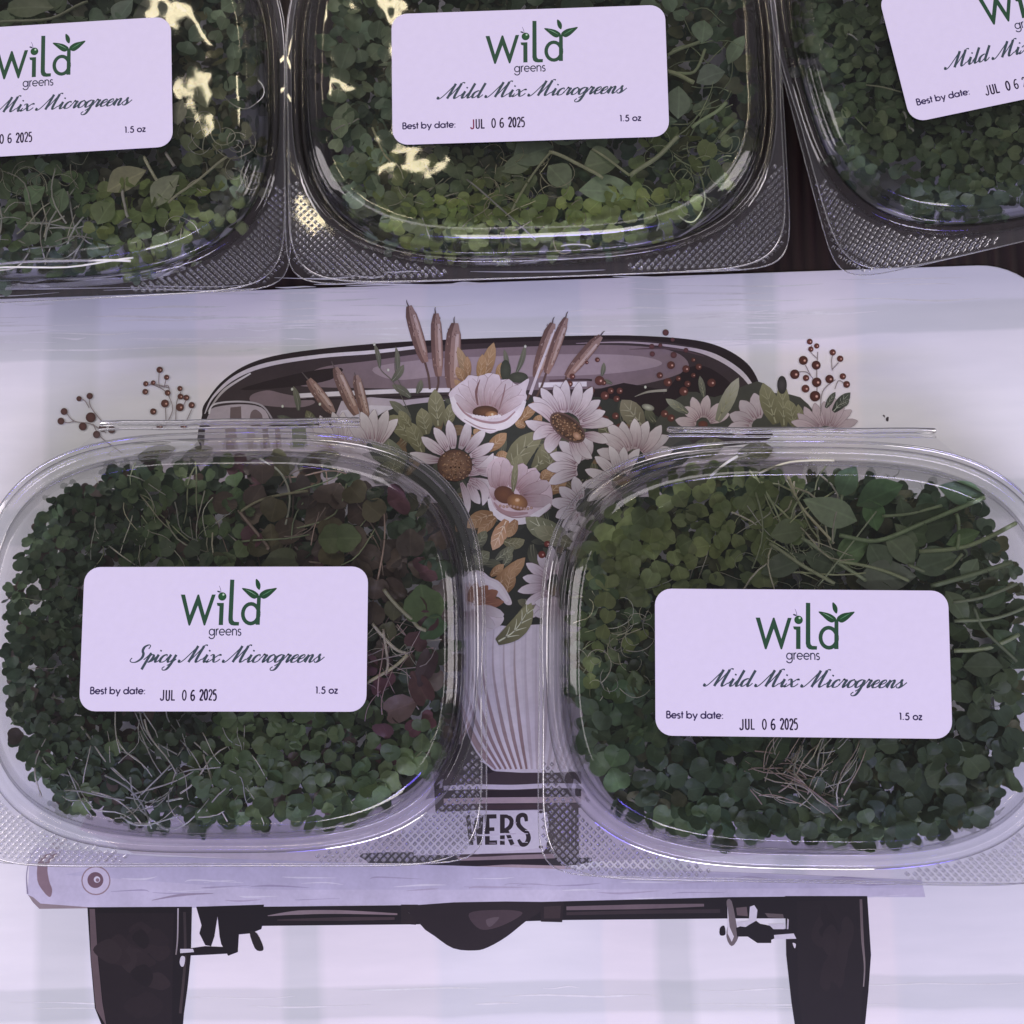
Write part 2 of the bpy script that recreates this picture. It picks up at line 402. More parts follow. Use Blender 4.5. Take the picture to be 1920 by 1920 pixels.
for x_, w_, c_ in ((432, 20, (138, 122, 134)), (470, 14, (160, 146, 160)), (497, 10, (132, 116, 128)), (520, 9, (140, 122, 134)), (560, 26, (110, 112, 100)), (610, 30, (124, 120, 104)), (655, 20, (96, 92, 82))): T.poly([(x_ - w_ / 2, 803), (x_ + w_ / 2, 802), (x_ + w_ / 2 + 6, 852), (x_ - w_ / 2 + 3, 856)], c_)
T.ribbon([(392, 776), (402, 758), (450, 753), (490, 760), (510, 785)], 3.2, WH, (150, 140, 158))
# body panel left and right of the tubs, tailgate behind
T.poly([(395, 845), (1420, 845), (1500, 900), (1560, 1100), (1580, 1500), (1500, 1600), (250, 1600), (230, 1400), (280, 1000)], (196, 182, 206), 3)
T.poly([(560, 960), (860, 940), (1300, 940), (1400, 1000), (1400, 1300), (1150, 1400), (1070, 1446), (1084, 1450), (1086, 1622), (822, 1622), (812, 1440), (620, 1300)], DK2)
T.poly([(838, 1000), (1110, 960), (1120, 1200), (862, 1440), (840, 1440)], (52, 46, 50))
# the bands of the tailgate
T.poly([(835, 1446), (1090, 1444), (1090, 1470), (835, 1472)], (64, 52, 60))
T.ribbon([(832, 1478), (890, 1475), (960, 1476), (1030, 1473), (1090, 1474)], 9, (202, 190, 214), (196, 184, 208))
T.ribbon([(832, 1489), (960, 1489), (1090, 1486)], 14, DK, (44, 34, 42))
T.ribbon([(832, 1503), (900, 1501), (1000, 1500), (1090, 1499)], 11, (170, 148, 164), (168, 148, 162))
T.ribbon([(832, 1513), (960, 1513), (1090, 1511)], 7, (66, 50, 58), (66, 50, 58))
T.poly([(835, 1517), (1060, 1515), (1068, 1560), (1062, 1612), (835, 1614)], (60, 48, 56))
T.ribbon([(700, 1606), (800, 1611), (900, 1611), (960, 1608), (1040, 1605)], 9, (148, 128, 142), (140, 120, 134))
T.ribbon([(690, 1615), (800, 1622), (950, 1619), (1060, 1616), (1110, 1612)], [10, 16, 15, 15, 8], DK, (30, 24, 36))
T.poly([(680, 1600), (830, 1600), (860, 1622), (740, 1630), (700, 1620)], (44, 40, 50), 3)
T.ribbon([(720, 1632), (800, 1633), (900, 1630), (960, 1627), (1070, 1627)], [4, 12, 12, 12, 6], (150, 128, 146), (172, 150, 166))
# bumper
T.poly([(56, 1600), (75, 1588), (110, 1592), (300, 1606), (700, 1632), (740, 1640), (1060, 1634), (1120, 1626), (1500, 1640), (1728, 1650), (1735, 1682), (1500, 1682), (1300, 1684), (960, 1695), (640, 1698), (360, 1702), (170, 1703), (76, 1703), (52, 1678)], (193, 183, 215))
T.poly([(300, 1606), (1728, 1650), (1730, 1664), (1100, 1668), (500, 1668), (120, 1640)], (184, 175, 209))
T.poly([(72, 1612), (84, 1602), (108, 1600), (90, 1622), (92, 1650), (98, 1668), (94, 1682), (82, 1672), (70, 1650)], (134, 110, 126), 3)
T.poly([(53, 1678), (62, 1682), (76, 1694), (168, 1701), (168, 1703), (74, 1704), (62, 1692)], (142, 126, 138))
T.ribbon([(52, 1676), (50, 1640), (58, 1606), (72, 1588)], [3, 2, 2, 2], (140, 128, 158), (170, 160, 190))
T.fan(180, 1651, 28, 27, (196, 184, 214), (198, 188, 218)); 
for (x, y, rr, cc) in ((180, 1651, 27.5, (146, 122, 138)), (180, 1651, 25, (196, 184, 214)), (179, 1650, 15, (110, 84, 100)), (182, 1649, 6, (205, 196, 220)), (183, 1650, 3.5, (130, 104, 122))):
    T.fan(x, y, rr, rr, cc, cc)
for i in range(34):
    x = random.uniform(190, 1650); y = random.uniform(1640, 1690) - (x - 900) * 0.006
    T.ribbon([(x, y), (x + random.uniform(15, 60), y + random.uniform(-4, 3)), (x + random.uniform(60, 120), y + random.uniform(-5, 3))], [0.6, random.uniform(1.2, 4), 0.5], random.choice([(164, 152, 186), (172, 158, 190), (208, 200, 226), (158, 146, 182)]))
T.ribbon([(285, 1688), (340, 1678), (400, 1675)], [1, 5, 1], (150, 136, 164))
# running gear
BK = (22, 17, 20)
T.poly([(164, 1701), (360, 1700), (358, 1790), (352, 1850), (345, 1900), (340, 1960), (215, 1960), (190, 1920), (178, 1890), (170, 1800)], BK)
T.poly([(180, 1712), (326, 1712), (324, 1800), (322, 1960), (215, 1960), (196, 1900), (186, 1800)], (30, 23, 27))
T.poly([(168, 1704), (178, 1704), (184, 1800), (192, 1880), (200, 1925), (180, 1892), (171, 1800)], (92, 76, 84))
T.ribbon([(334, 1703), (333, 1760), (330, 1790)], 2.5, (180, 170, 186), (120, 108, 116))
T.ribbon([(346, 1710), (347, 1800), (338, 1900)], 5, (50, 42, 46), (60, 50, 54))
for i in range(16):
    x = random.uniform(205, 300); y = random.uniform(1740, 1910)
    T.blob([(x - random.uniform(14, 34), y), (x, y - random.uniform(10, 26)), (x + random.uniform(14, 30), y + 4), (x + 4, y + random.uniform(12, 34))], random.choice([(38, 29, 33), (42, 33, 37), (34, 26, 30), (26, 20, 23)]))
T.poly([(368, 1700), (495, 1696), (492, 1735), (490, 1742), (470, 1750), (448, 1752), (446, 1785), (428, 1792), (415, 1770), (412, 1756), (408, 1718), (402, 1756), (396, 1774), (385, 1772), (374, 1750), (378, 1735)], BK)
T.poly([(342, 1780), (385, 1774), (428, 1776), (425, 1788), (390, 1790), (342, 1792)], BK)
T.poly([(338, 1779), (362, 1779), (364, 1785), (338, 1787)], (200, 192, 214))
T.blob([(340, 1793), (347, 1795), (345, 1810), (340, 1812), (337, 1804)], (196, 188, 210))
T.poly([(468, 1747), (482, 1750), (494, 1776), (490, 1783), (478, 1778)], (34, 28, 28), 3)
T.poly([(490, 1700), (785, 1697), (1050, 1690), (1370, 1682), (1480, 1681), (1480, 1722), (1375, 1722), (1060, 1725), (780, 1733), (490, 1736)], BK)
T.ribbon([(502, 1717), (560, 1711), (640, 1710), (745, 1714)], [1, 8, 7, 3], (128, 112, 124), (130, 110, 122))
T.ribbon([(520, 1725), (640, 1723), (740, 1722)], [2, 7, 5], (56, 44, 50), (66, 52, 58))
T.ribbon([(1062, 1703), (1200, 1700), (1320, 1697)], [7, 9, 5], (108, 90, 102), (104, 88, 98))
T.ribbon([(1062, 1713), (1200, 1710), (1350, 1708)], [6, 7, 7], (54, 42, 48), (50, 40, 46))
T.poly([(752, 1696), (784, 1696), (780, 1734), (752, 1732)], (36, 28, 30)); T.fan(769, 1709, 3, 4, (180, 170, 180), (110, 98, 104))
T.poly([(780, 1697), (1020, 1691), (1014, 1708), (985, 1728), (950, 1756), (915, 1776), (890, 1782), (850, 1778), (815, 1755), (790, 1735)], (34, 26, 30), 3)
T.blob([(880, 1712), (940, 1706), (980, 1712), (940, 1736), (900, 1742)], (66, 52, 60)); T.blob([(912, 1724), (936, 1720), (918, 1738)], (88, 74, 84))
T.poly([(1013, 1692), (1058, 1690), (1054, 1729), (1014, 1728)], (32, 24, 27)); T.poly([(1020, 1700), (1052, 1698), (1050, 1722), (1020, 1722)], (52, 40, 44))
T.poly([(1472, 1680), (1626, 1680), (1633, 1790), (1628, 1860), (1618, 1960), (1496, 1960), (1484, 1880), (1474, 1790)], BK)
T.poly([(1494, 1690), (1612, 1686), (1620, 1800), (1612, 1960), (1510, 1960), (1496, 1860)], (27, 21, 24))
T.ribbon([(1614, 1686), (1617, 1760), (1621, 1810), (1619, 1850)], [5, 5, 3, 2], (92, 78, 84), (130, 118, 126))
for i in range(13):
    x = random.uniform(1515, 1595); y = random.uniform(1720, 1880)
    T.blob([(x - random.uniform(8, 18), y), (x, y - random.uniform(14, 40)), (x + random.uniform(8, 16), y + 4), (x + 2, y + random.uniform(14, 44))], random.choice([(36, 28, 31), (34, 26, 29), (24, 18, 21)]))
T.poly([(1362, 1690), (1372, 1690), (1382, 1740), (1384, 1758), (1372, 1774), (1362, 1756), (1366, 1720)], (110, 98, 106), 3)
T.poly([(1364, 1700), (1368, 1738), (1376, 1756), (1372, 1766), (1364, 1750)], WH)
T.blob([(1350, 1740), (1358, 1736), (1360, 1752), (1350, 1753)], BK)
T.poly([(1380, 1740), (1405, 1730), (1412, 1722), (1425, 1732), (1475, 1742), (1475, 1750), (1446, 1762), (1446, 1768), (1420, 1768), (1402, 1756), (1382, 1756)], BK)
T.poly([(1382, 1729), (1404, 1726), (1406, 1700), (1414, 1697), (1420, 1706), (1418, 1726), (1404, 1734), (1398, 1738), (1382, 1736)], (205, 196, 218))
T.poly([(1440, 1732), (1470, 1732), (1471, 1742), (1450, 1742)], (205, 196, 218)); T.poly([(1451, 1753), (1488, 1750), (1493, 1760), (1452, 1761)], (205, 196, 218))
T.poly([(1434, 1712), (1468, 1714), (1470, 1722), (1440, 1720)], (92, 80, 86)); T.poly([(1380, 1702), (1400, 1700), (1402, 1718), (1382, 1716)], (96, 80, 88))
T.poly([(1476, 1722), (1479, 1724), (1478, 1742), (1475, 1742)], (180, 170, 190)); T.blob([(1486, 1768), (1492, 1770), (1490, 1778)], WH)
T.blob([(1662, 783), (1666, 782), (1665, 790), (1661, 788)], (60, 50, 60)); T.blob([(1655, 779), (1658, 778), (1659, 783)], (70, 60, 70))
T.build('printed_truck', mat_e, M_INK)

# --- licence plate
Pl = Ink(mconv)
Pl.poly([(772, 1523), (1018, 1518), (1026, 1525), (1029, 1545), (1024, 1590), (1018, 1598), (776, 1604)], (196, 184, 210))
Pl.poly([(780, 1527), (1008, 1521), (1016, 1530), (1018, 1560), (1012, 1590), (780, 1600)], (206, 196, 220), 2)
for x, y in ((1014, 1522), (1014, 1588)): Pl.fan(x, y, 4, 3, (58, 44, 54), (58, 44, 54), n=10)
LB = (44, 36, 42)
y0, y1 = 1528, 1584
Pl.ribbon([(877, y0), (884, y1)], 8, LB, LB, 0); Pl.ribbon([(884, y1), (893, y0 + 6)], 5, LB, LB, 0); Pl.ribbon([(893, y0 + 6), (897, y1)], 5, LB, LB, 0); Pl.ribbon([(899, y1), (903, y0)], 8, LB, LB, 0)
Pl.ribbon([(913, y0 - 1), (914, y1)], 9, LB, LB, 0)
for yy, xx in ((y0 + 3, 931), (1555, 927), (y1 - 4, 932)): Pl.ribbon([(911, yy), (xx, yy - 0.5)], 8 if yy != 1555 else 7, LB, LB, 0)
Pl.ribbon([(942, y0 - 1), (942, y1)], 9, LB, LB, 0)
Pl.ribbon([(942, y0 + 3), (952, y0 + 3), (959, 1538), (957, 1549), (948, 1556), (942, 1556)], [7, 7, 8, 8, 7, 7], LB)
Pl.ribbon([(949, 1556), (961, y1)], 8, LB, LB, 0)
Pl.ribbon([(987, 1540), (985, 1530), (978, 1528), (972, 1533), (972, 1545), (979, 1554), (988, 1561), (991, 1572), (986, 1582), (978, 1583), (972, 1574)], [6, 8, 8, 9, 9, 8, 8, 9, 8, 8, 5], LB)
Pl.ribbon([(880, 1565), (905, 1566), (945, 1564), (990, 1563)], [1, 3.5, 4, 1], (203, 192, 217)); Pl.ribbon([(930, 1575), (965, 1572)], [1, 2], (203, 192, 217), None, 0)
for i in range(12):
    x = random.uniform(850, 1010); y = random.uniform(1526, 1592)
    Pl.ribbon([(x, y), (x + random.uniform(4, 22), y + random.uniform(-2, 2))], [0.8, random.uniform(0.8, 2)], random.choice([(178, 162, 188), (212, 203, 226)]), None, 0)
Pl.build('printed_number_plate', mat_e, M_INK)

# --- ribbed bucket
B = Ink(mconv)
B.poly([(838, 1160), (1180, 1150), (1176, 1300), (1152, 1380), (1122, 1425), (1092, 1446), (930, 1446), (900, 1420), (878, 1380), (858, 1300)], (206, 195, 216), 3)
for i in range(17):
    x0 = 850 + i * 20; k = (x0 - 1010) / 160
    xb = 1011 + k * 78
    t = [(x0, 1172), (x0 + (1 if k > 0 else -1) * 1, 1260), (x0 + (xb - x0) * 0.45, 1370), (xb, 1442)]
    B.ribbon([(p[0] + 3, p[1]) for p in t], [9, 10, 8, 4], (214, 203, 224), (214, 202, 224), 5)
    B.ribbon([(p[0] - 4, p[1]) for p in t], [1, 4, 7, 4], (198, 186, 208) if i % 3 else (190, 174, 192), (136, 108, 114) if i < 7 else (190, 174, 192), 5)
B.poly([(852, 1310), (866, 1370), (892, 1420), (926, 1447), (850, 1450)], (40, 32, 40), 2)
B.ribbon([(870, 1330), (884, 1380), (908, 1420), (930, 1442)], [3, 7, 7, 3], (170, 140, 148), (150, 124, 136))
B.build('printed_bucket', mat_e, M_INK)
# --- the printed bouquet
G = Ink(mconv); G.sat = 0.84
PW = (214, 203, 220); PP = (176, 150, 164); PS = (128, 94, 110); OC = (128, 92, 60); OC2 = (172, 134, 100); OCV = (184, 150, 122)
GO = (96, 92, 68); GO2 = (134, 130, 102); GV = (148, 144, 120); GD = (58, 60, 54); GD2 = (82, 84, 76); RB = (100, 54, 50)
# dark foliage ground
G.poly([(690, 800), (740, 765), (850, 750), (960, 745), (1130, 745), (1210, 770), (1260, 800), (1300, 850), (1200, 930), (1110, 990), (1080, 1080), (1060, 1160), (900, 1170), (860, 1120), (850, 1000), (800, 920), (700, 860)], (50, 52, 50), 3)
rf = random.Random(5)
FILL = [(690, 800), (740, 765), (850, 750), (960, 745), (1130, 750), (1210, 775), (1260, 800), (1200, 930), (1110, 990), (1080, 1080), (1060, 1150), (900, 1160), (850, 1000), (800, 920), (700, 860)]
def _in(x, y, P):
    c_ = False; j = len(P) - 1
    for i in range(len(P)):
        if (P[i][1] > y) != (P[j][1] > y) and x < (P[j][0] - P[i][0]) * (y - P[i][1]) / (P[j][1] - P[i][1]) + P[i][0]: c_ = not c_
        j = i
    return c_
for i in range(150):
    x, y = rf.uniform(690, 1260), rf.uniform(745, 1150)
    if not _in(x, y, FILL): continue
    a = rf.uniform(0, math.tau); L = rf.uniform(26, 48)
    tone = rf.choice([((52, 54, 50), (78, 80, 70)), ((62, 64, 56), (96, 96, 80)), ((74, 74, 60), (112, 108, 88)), ((44, 46, 44), (66, 68, 62)), ((92, 72, 54), (124, 98, 74))])
    G.petal(x, y, x + L * math.cos(a), y + L * math.sin(a), rf.uniform(12, 20), tone[0], tone[1], (116, 114, 98), rf.uniform(-.12, .12), 2)
# cattails
def cattail(x0, y0, x1, y1, w, stem=None, tip=12):
    b = Vector((x0, y0)); t = Vector((x1, y1)); d = (t - b); L = d.length; d.normalize(); nr = Vector((-d.y, d.x))
    if stem: G.ribbon([(x0, y0), ((x0 + stem[0]) / 2 + 2, (y0 + stem[1]) / 2), stem], 4, (88, 62, 62), (92, 70, 66))
    G.ribbon([t - d * 2, t + d * tip * 0.6 + Vector((-1, 0)), t + d * tip], [3, 2, 0.8], (98, 82, 88), (92, 84, 92))
    P = [b + d * L * k / 6 for k in range(7)]; pr = [0.45, 0.85, 0.98, 1.0, 0.98, 0.88, 0.35]
    G.ribbon(P, [w * q for q in pr], (112, 80, 78), (104, 76, 76), 3)
    G.ribbon([p + nr * w * 0.14 * (1 if nr.x > 0 else -1) for p in P[0:7]], [w * q * 0.6 for q in pr], (146, 110, 104), (150, 120, 120), 3)
    G.ribbon([p + nr * w * 0.22 * (1 if nr.x > 0 else -1) for p in P[1:6]], [w * q * 0.22 for q in pr[1:6]], (176, 146, 142), (186, 162, 168), 3)
    G.zz(); G.hold = True
    for i in range(26):
        u = random.uniform(0.05, 0.93); p = b + d * L * u + nr * random.uniform(-.38, .38) * w
        G.ribbon([p, p + d * random.uniform(2, 6)], [1.4, 0.6], random.choice([(98, 66, 64), (90, 60, 60), (176, 148, 148), (160, 124, 116)]), None, 0)
    G.hold = False
cattail(578, 712, 625, 775, 22, None, 16); cattail(668, 778, 628, 690, 23, None, 14)
G.ribbon([(578, 712), (566, 698)], [3, 1], (96, 84, 90), None, 0)
cattail(688, 790, 667, 704, 20, None, 6)
cattail(797, 680, 766, 574, 24, (806, 730)); cattail(822, 706, 817, 588, 22, (818, 735)); cattail(846, 728, 852, 606, 30, (840, 742))
cattail(1004, 708, 1036, 606, 24, (988, 750)); cattail(1024, 700, 1061, 596, 20, (1002, 752)); cattail(1062, 706, 1126, 630, 22, (1048, 745))
G.ribbon([(994, 740), (1012, 690), (1040, 618)], [6, 5, 3], (196, 180, 200), (206, 194, 214))
# sprigs in front of the window
for (a, b_, w) in (((712, 690), (702, 645), 9), ((745, 700), (742, 650), 9), ((735, 715), (757, 684), 14), ((770, 745), (735, 722), 15), ((782, 738), (790, 712), 12), ((560, 770), (550, 724), 12), ((950, 700), (945, 655), 10), ((968, 700), (985, 645), 10), ((1128, 705), (1132, 680), 9), ((1148, 720), (1128, 714), 8), ((770, 790), (730, 752), 18)):
    G.leaf(a[0], a[1], b_[0], b_[1], w, GD2, (112, 110, 96), (132, 132, 122), 0.05, 0)
G.ribbon([(705, 650), (712, 690), (740, 720), (770, 780)], 1.5, (96, 92, 84)); G.ribbon([(742, 655), (742, 700), (762, 740)], 1.5, (96, 92, 84))
for (x, y) in ((728, 694), (702, 646), (985, 650), (548, 730), (530, 762), (600, 758), (1210, 726)): G.fan(x, y, 2.5, 3, (214, 214, 214), (170, 168, 166), n=8)
G.ribbon([(1190, 744), (1215, 735), (1250, 732)], [1, 4, 5], (130, 124, 118), (160, 154, 150)); G.fan(1215, 764, 12, 6, (180, 178, 172), (110, 108, 102), R(15))
# ochre and green leaves
def oleaf(*a, **k): G.leaf(a[0], a[1], a[2], a[3], a[4], OC, OC2, OCV, *(a[5:]))
def gleaf(*a, **k): G.leaf(a[0], a[1], a[2], a[3], a[4], GO, GO2, GV, *(a[5:]))
G.leaf(905, 715, 926, 642, 24, OC, (176, 140, 104), OCV); G.leaf(900, 715, 905, 664, 18, (140, 102, 56), OC2, OCV); G.leaf(935, 712, 940, 680, 16, (140, 102, 56), OC2, OCV)
G.leaf(880, 712, 858, 650, 18, (126, 98, 70), (170, 140, 110), OCV); G.leaf(870, 715, 856, 688, 16, OC, OC2, OCV); G.leaf(878, 708, 876, 668, 14, OC, OC2, OCV); G.leaf(868, 728, 852, 712, 12, OC, OC2, OCV)
G.fan(948, 695, 10, 20, (70, 74, 64), (56, 60, 52)); G.fan(972, 708, 18, 10, (74, 76, 66), (60, 62, 54))
gleaf(822, 800, 815, 730, 32); gleaf(800, 815, 790, 765, 30); gleaf(838, 800, 848, 755, 22); gleaf(775, 830, 722, 782, 34, 0.1); gleaf(792, 850, 766, 790, 30); gleaf(770, 800, 748, 770, 18)
G.leaf(762, 865, 690, 815, 34, (92, 96, 84), (134, 134, 118), GV)
G.leaf(1205, 800, 1165, 750, 40, (96, 90, 76), (130, 122, 104), (150, 144, 130)); G.leaf(1150, 830, 1125, 790, 30, GD2, GO, GV)
for a in ((975, 790, 1010, 752, 20), (985, 800, 965, 790, 16), (1000, 800, 1015, 778, 16)): oleaf(*a)
for a in ((915, 845, 950, 812, 24), (930, 860, 952, 850, 20), (905, 820, 888, 805, 16), (940, 870, 958, 900, 18), (880, 815, 896, 840, 16)): oleaf(*a)
gleaf(960, 900, 1020, 812, 44, -0.15); gleaf(955, 925, 975, 850, 30); gleaf(1000, 880, 1035, 820, 36, 0.1); gleaf(1035, 880, 1020, 830, 26); gleaf(1060, 870, 1085, 835, 26)
for a in ((1020, 905, 1050, 872, 26), (1030, 925, 1062, 895, 26), (1015, 900, 1030, 880, 18)): oleaf(*a)
# far flowers right, dark ground and berries
G.poly([(1230, 790), (1290, 735), (1340, 745), (1420, 715), (1440, 735), (1500, 745), (1540, 790), (1560, 800), (1420, 806), (1290, 820), (1240, 850)], (66, 66, 62), 3)
def daisy(cx, cy, r, n, a0, a1, w, cb=PP, ct=PW, stk=PS, sq=1.0, r0=0.25, rnd=0.08, edge=(128, 104, 118), bend=0.0):
    for i in range(n):
        a = R(a0 + (a1 - a0) * i / max(1, n - 1) + random.uniform(-2, 2)); rr = r * random.uniform(1 - rnd, 1 + rnd)
        G.petal(cx + math.cos(a) * r * r0, cy - math.sin(a) * r * r0 * sq, cx + math.cos(a) * rr, cy - math.sin(a) * rr * sq, w, cb, ct, stk, bend, 3, edge)
daisy(1318, 796, 52, 6, 20, 170, 22, (184, 158, 170), (200, 182, 198)); G.fan(1318, 796, 9, 7, (112, 60, 44), (88, 50, 46))
G.leaf(1345, 790, 1385, 708, 26, (120, 118, 104), (168, 164, 154), GV); G.leaf(1290, 775, 1248, 748, 16, GD2, (150, 150, 140), GV); G.leaf(1320, 745, 1312, 705, 12, GD2, (120, 118, 108), GV)
daisy(1425, 800, 62, 4, 100, 185, 30, (180, 160, 176), (196, 180, 200)); 
gleaf(1455, 795, 1430, 718, 34); gleaf(1470, 800, 1466, 716, 26); G.fan(1466, 722, 9, 17, (72, 66, 70), (44, 42, 46)); gleaf(1490, 800, 1478, 750, 26); gleaf(1502, 800, 1496, 758, 16)
daisy(1548, 815, 66, 9, 25, 160, 20, (176, 150, 166), (192, 172, 190)); 
G.leaf(1548, 765, 1566, 735, 12, (58, 60, 56), (84, 88, 82), (150, 150, 144)); G.leaf(1562, 772, 1594, 736, 20, (48, 50, 48), (76, 82, 76), (160, 164, 156)); G.leaf(1572, 760, 1592, 752, 14, (60, 62, 58), (84, 88, 82), (150, 150, 144))
def berry(x, y, r, c=RB, hl=True):
    G.fan(x, y, r, r, c, tuple(v * 0.8 for v in c), n=14)
    if hl and r > 3.4: G.fan(x + r * 0.3, y + r * 0.05, r * 0.28, r * 0.28, (226, 190, 184), (176, 110, 100), n=8)
STC = (138, 122, 132)
for P in ([(1500, 762), (1540, 745), (1560, 730)],):
    pass
G.ribbon([(1538, 780), (1542, 735), (1566, 712)], 1.6, STC); G.ribbon([(1532, 745), (1531, 700), (1533, 660)], 1.6, STC); G.ribbon([(1520, 705), (1510, 685)], 1.5, STC, None, 0); G.ribbon([(1524, 710), (1512, 698), (1494, 698)], 1.5, STC)
G.ribbon([(1560, 695), (1559, 675), (1562, 664)], 1.5, STC); G.ribbon([(1560, 693), (1572, 680)], 1.5, STC, None, 0); G.ribbon([(1565, 730), (1572, 714), (1584, 720)], 1.4, STC); G.ribbon([(1531, 672), (1518, 658), (1522, 648)], 1.4, STC)
for (x, y, r) in ((1518, 641, 5.5), (1531, 649, 5), (1520, 655, 5), (1561, 661, 6), (1575, 673, 6), (1506, 676, 8.5), (1530, 685, 8.5), (1490, 702, 9), (1511, 709, 6), (1531, 717, 9), (1555, 711, 8), (1580, 706, 6), (1587, 721, 6.5), (1510, 729, 7.5), (1528, 743, 10)): berry(x, y, r, (108, 52, 46) if r < 8 else (92, 44, 38))
for (x, y, r) in ((1248, 624, 6), (1261, 637, 4), (1222, 650, 5), (1223, 664, 5), (1238, 648, 4), (1286, 657, 4.5), (1263, 666, 6), (1300, 675, 4), (1258, 685, 7.5), (1286, 692, 7), (1310, 688, 6), (1237, 704, 6), (1272, 710, 5), (1300, 704, 4.5), (1252, 717, 8), (1289, 720, 6), (1282, 734, 8.5), (1334, 718, 8), (1246, 776, 7), (1258, 784, 7), (1120, 675, 4.5), (1100, 680, 3.5), (1068, 720, 6), (1073, 706, 5.5), (1124, 714, 9), (1108, 732, 7), (1134, 742, 8), (1145, 733, 6), (1162, 733, 6), (1156, 748, 6), (1122, 768, 7), (1154, 780, 6.5), (1134, 787, 8), (1162, 802, 8), (1180, 806, 6), (1132, 718, 5)): berry(x, y, r, (106, 56, 52) if y > 670 else (104, 60, 66), y > 670)
# flowers
def disk(cx, cy, rx, ry, rot=0, c1=(122, 84, 58), c2=(70, 46, 38), dots=90):
    G.fan(cx, cy, rx, ry, c1, c2, rot)
    zl = [G.zz() for _ in range(4)]; keep = Ink.z
    G.hold = True
    for i in range(dots):
        Ink.z = zl[i % 4]
        a = random.uniform(0, math.tau); q = math.sqrt(random.random()) * 0.95
        x, y = rx * q * math.cos(a), ry * q * math.sin(a)
        xx, yy = cx + x * math.cos(rot) - y * math.sin(rot), cy + x * math.sin(rot) + y * math.cos(rot)
        G.fan(xx, yy, 1.9, 1.7, random.choice([(168, 128, 96), (146, 104, 74), (96, 62, 46), (188, 152, 124), (64, 40, 34)]), random.choice([(110, 74, 52), (80, 52, 42), (140, 100, 72)]), n=6)
    G.hold = False; Ink.z = keep
# big daisy lower left
daisy(1190, 862, 78, 9, 15, 165, 26, PP, PW); daisy(1100, 880, 74, 6, 90, 200, 26, (196, 176, 192), PW); daisy(1095, 950, 60, 5, 110, 230, 26, (200, 184, 204), PW)
daisy(1165, 905, 72, 9, 60, 260, 22, (190, 172, 188), PW); daisy(1110, 1015, 52, 7, 90, 250, 20, (190, 172, 188), PW)
daisy(855, 870, 84, 9, -15, 165, 22, (178, 156, 172), PW, PS, 0.95, 0.36); 
G.petal(875, 890, 925, 850, 20, PP, PW, PS, 0.2, 3, (120, 98, 110)); G.petal(880, 905, 900, 945, 22, PP, PW, PS, 0.1, 3, (120, 98, 110)); G.petal(865, 905, 878, 962, 16, PP, PW, PS, 0.0, 2, (120, 98, 110)); G.petal(880, 900, 930, 908, 26, PP, PW, PS, 0.08, 3, (120, 98, 110)); G.petal(890, 900, 905, 948, 18, PP, PW, PS, -0.2, 2, (120, 98, 110))
G.petal(890, 880, 950, 860, 18, PP, PW, PS, 0.15, 3, (120, 98, 110))
disk(853, 873, 33, 30, 0, (146, 108, 84), (78, 50, 42), 150)
# daisy right top
daisy(1062, 800, 82, 9, 5, 140, 24, (184, 162, 178), PW, PS, 1.0, 0.32)
for (bx, by, tx, ty, w, bd) in ((1040, 795, 990, 760, 24, 0.1), (1040, 800, 985, 790, 24, -0.1), (1045, 810, 1000, 825, 26, 0.2), (1050, 815, 1030, 850, 30, 0.15), (1070, 825, 1085, 870, 22, -0.1), (1085, 820, 1110, 860, 20, 0.1), (1095, 815, 1140, 830, 22, 0.0)): G.petal(bx, by, tx, ty, w, PP, PW, PS, bd, 3, (128, 100, 112))
G.fan(1064, 802, 39, 21, (70, 48, 42), (96, 70, 68), R(38)); disk(1064, 802, 36, 17, R(38), (110, 76, 52), (60, 42, 36), 110); G.fan(1082, 818, 9, 6, (200, 158, 136), (150, 104, 76), R(38))
# poppy on top
G.poly([(846, 752), (842, 738), (858, 722), (872, 712), (880, 704), (900, 706), (915, 700), (930, 703), (938, 712), (955, 712), (970, 722), (992, 710), (986, 735), (988, 745), (980, 762), (960, 790), (925, 812), (905, 808), (870, 792), (850, 772)], (204, 188, 208), 4)
for (bx, by, tx, ty, w) in ((905, 770, 862, 724, 24), (908, 768, 882, 712, 24), (912, 766, 903, 704, 30), (920, 766, 930, 702, 34), (926, 768, 958, 714, 28), (932, 772, 976, 726, 26), (936, 778, 984, 745, 22), (895, 775, 852, 742, 20)):
    G.petal(bx, by, tx, ty, w, (172, 140, 148), (208, 192, 212), (150, 112, 122), 0.0, 4, (150, 120, 132), blunt=0.8)
G.ribbon([(896, 760), (893, 735), (900, 712)], [3, 5, 1], (120, 84, 88)); G.ribbon([(936, 768), (944, 740), (948, 720)], [2, 3, 1], (138, 104, 112))
G.ribbon([(847, 745), (858, 768), (884, 790), (920, 800), (950, 795), (972, 776), (984, 752)], [8, 13, 16, 17, 16, 12, 6], PW, PW)
G.ribbon([(856, 755), (872, 775), (896, 788), (925, 793), (948, 788), (966, 772)], [2, 3.5, 4, 4.5, 4, 2], (158, 122, 134)); G.ribbon([(870, 786), (900, 802), (930, 806)], [1, 3, 1], (160, 130, 144))
G.fan(910, 773, 24, 12, (110, 70, 46), (70, 44, 36)); G.fan(922, 778, 12, 7, (190, 138, 92), (128, 84, 54)); G.fan(923, 777, 3, 2.2, (236, 208, 180), (200, 156, 120), n=8)
for i in range(9): G.fan(888 + i * 6, 784 - abs(i - 4) * 0.9, 4, 3.2, PW, PW, n=8)
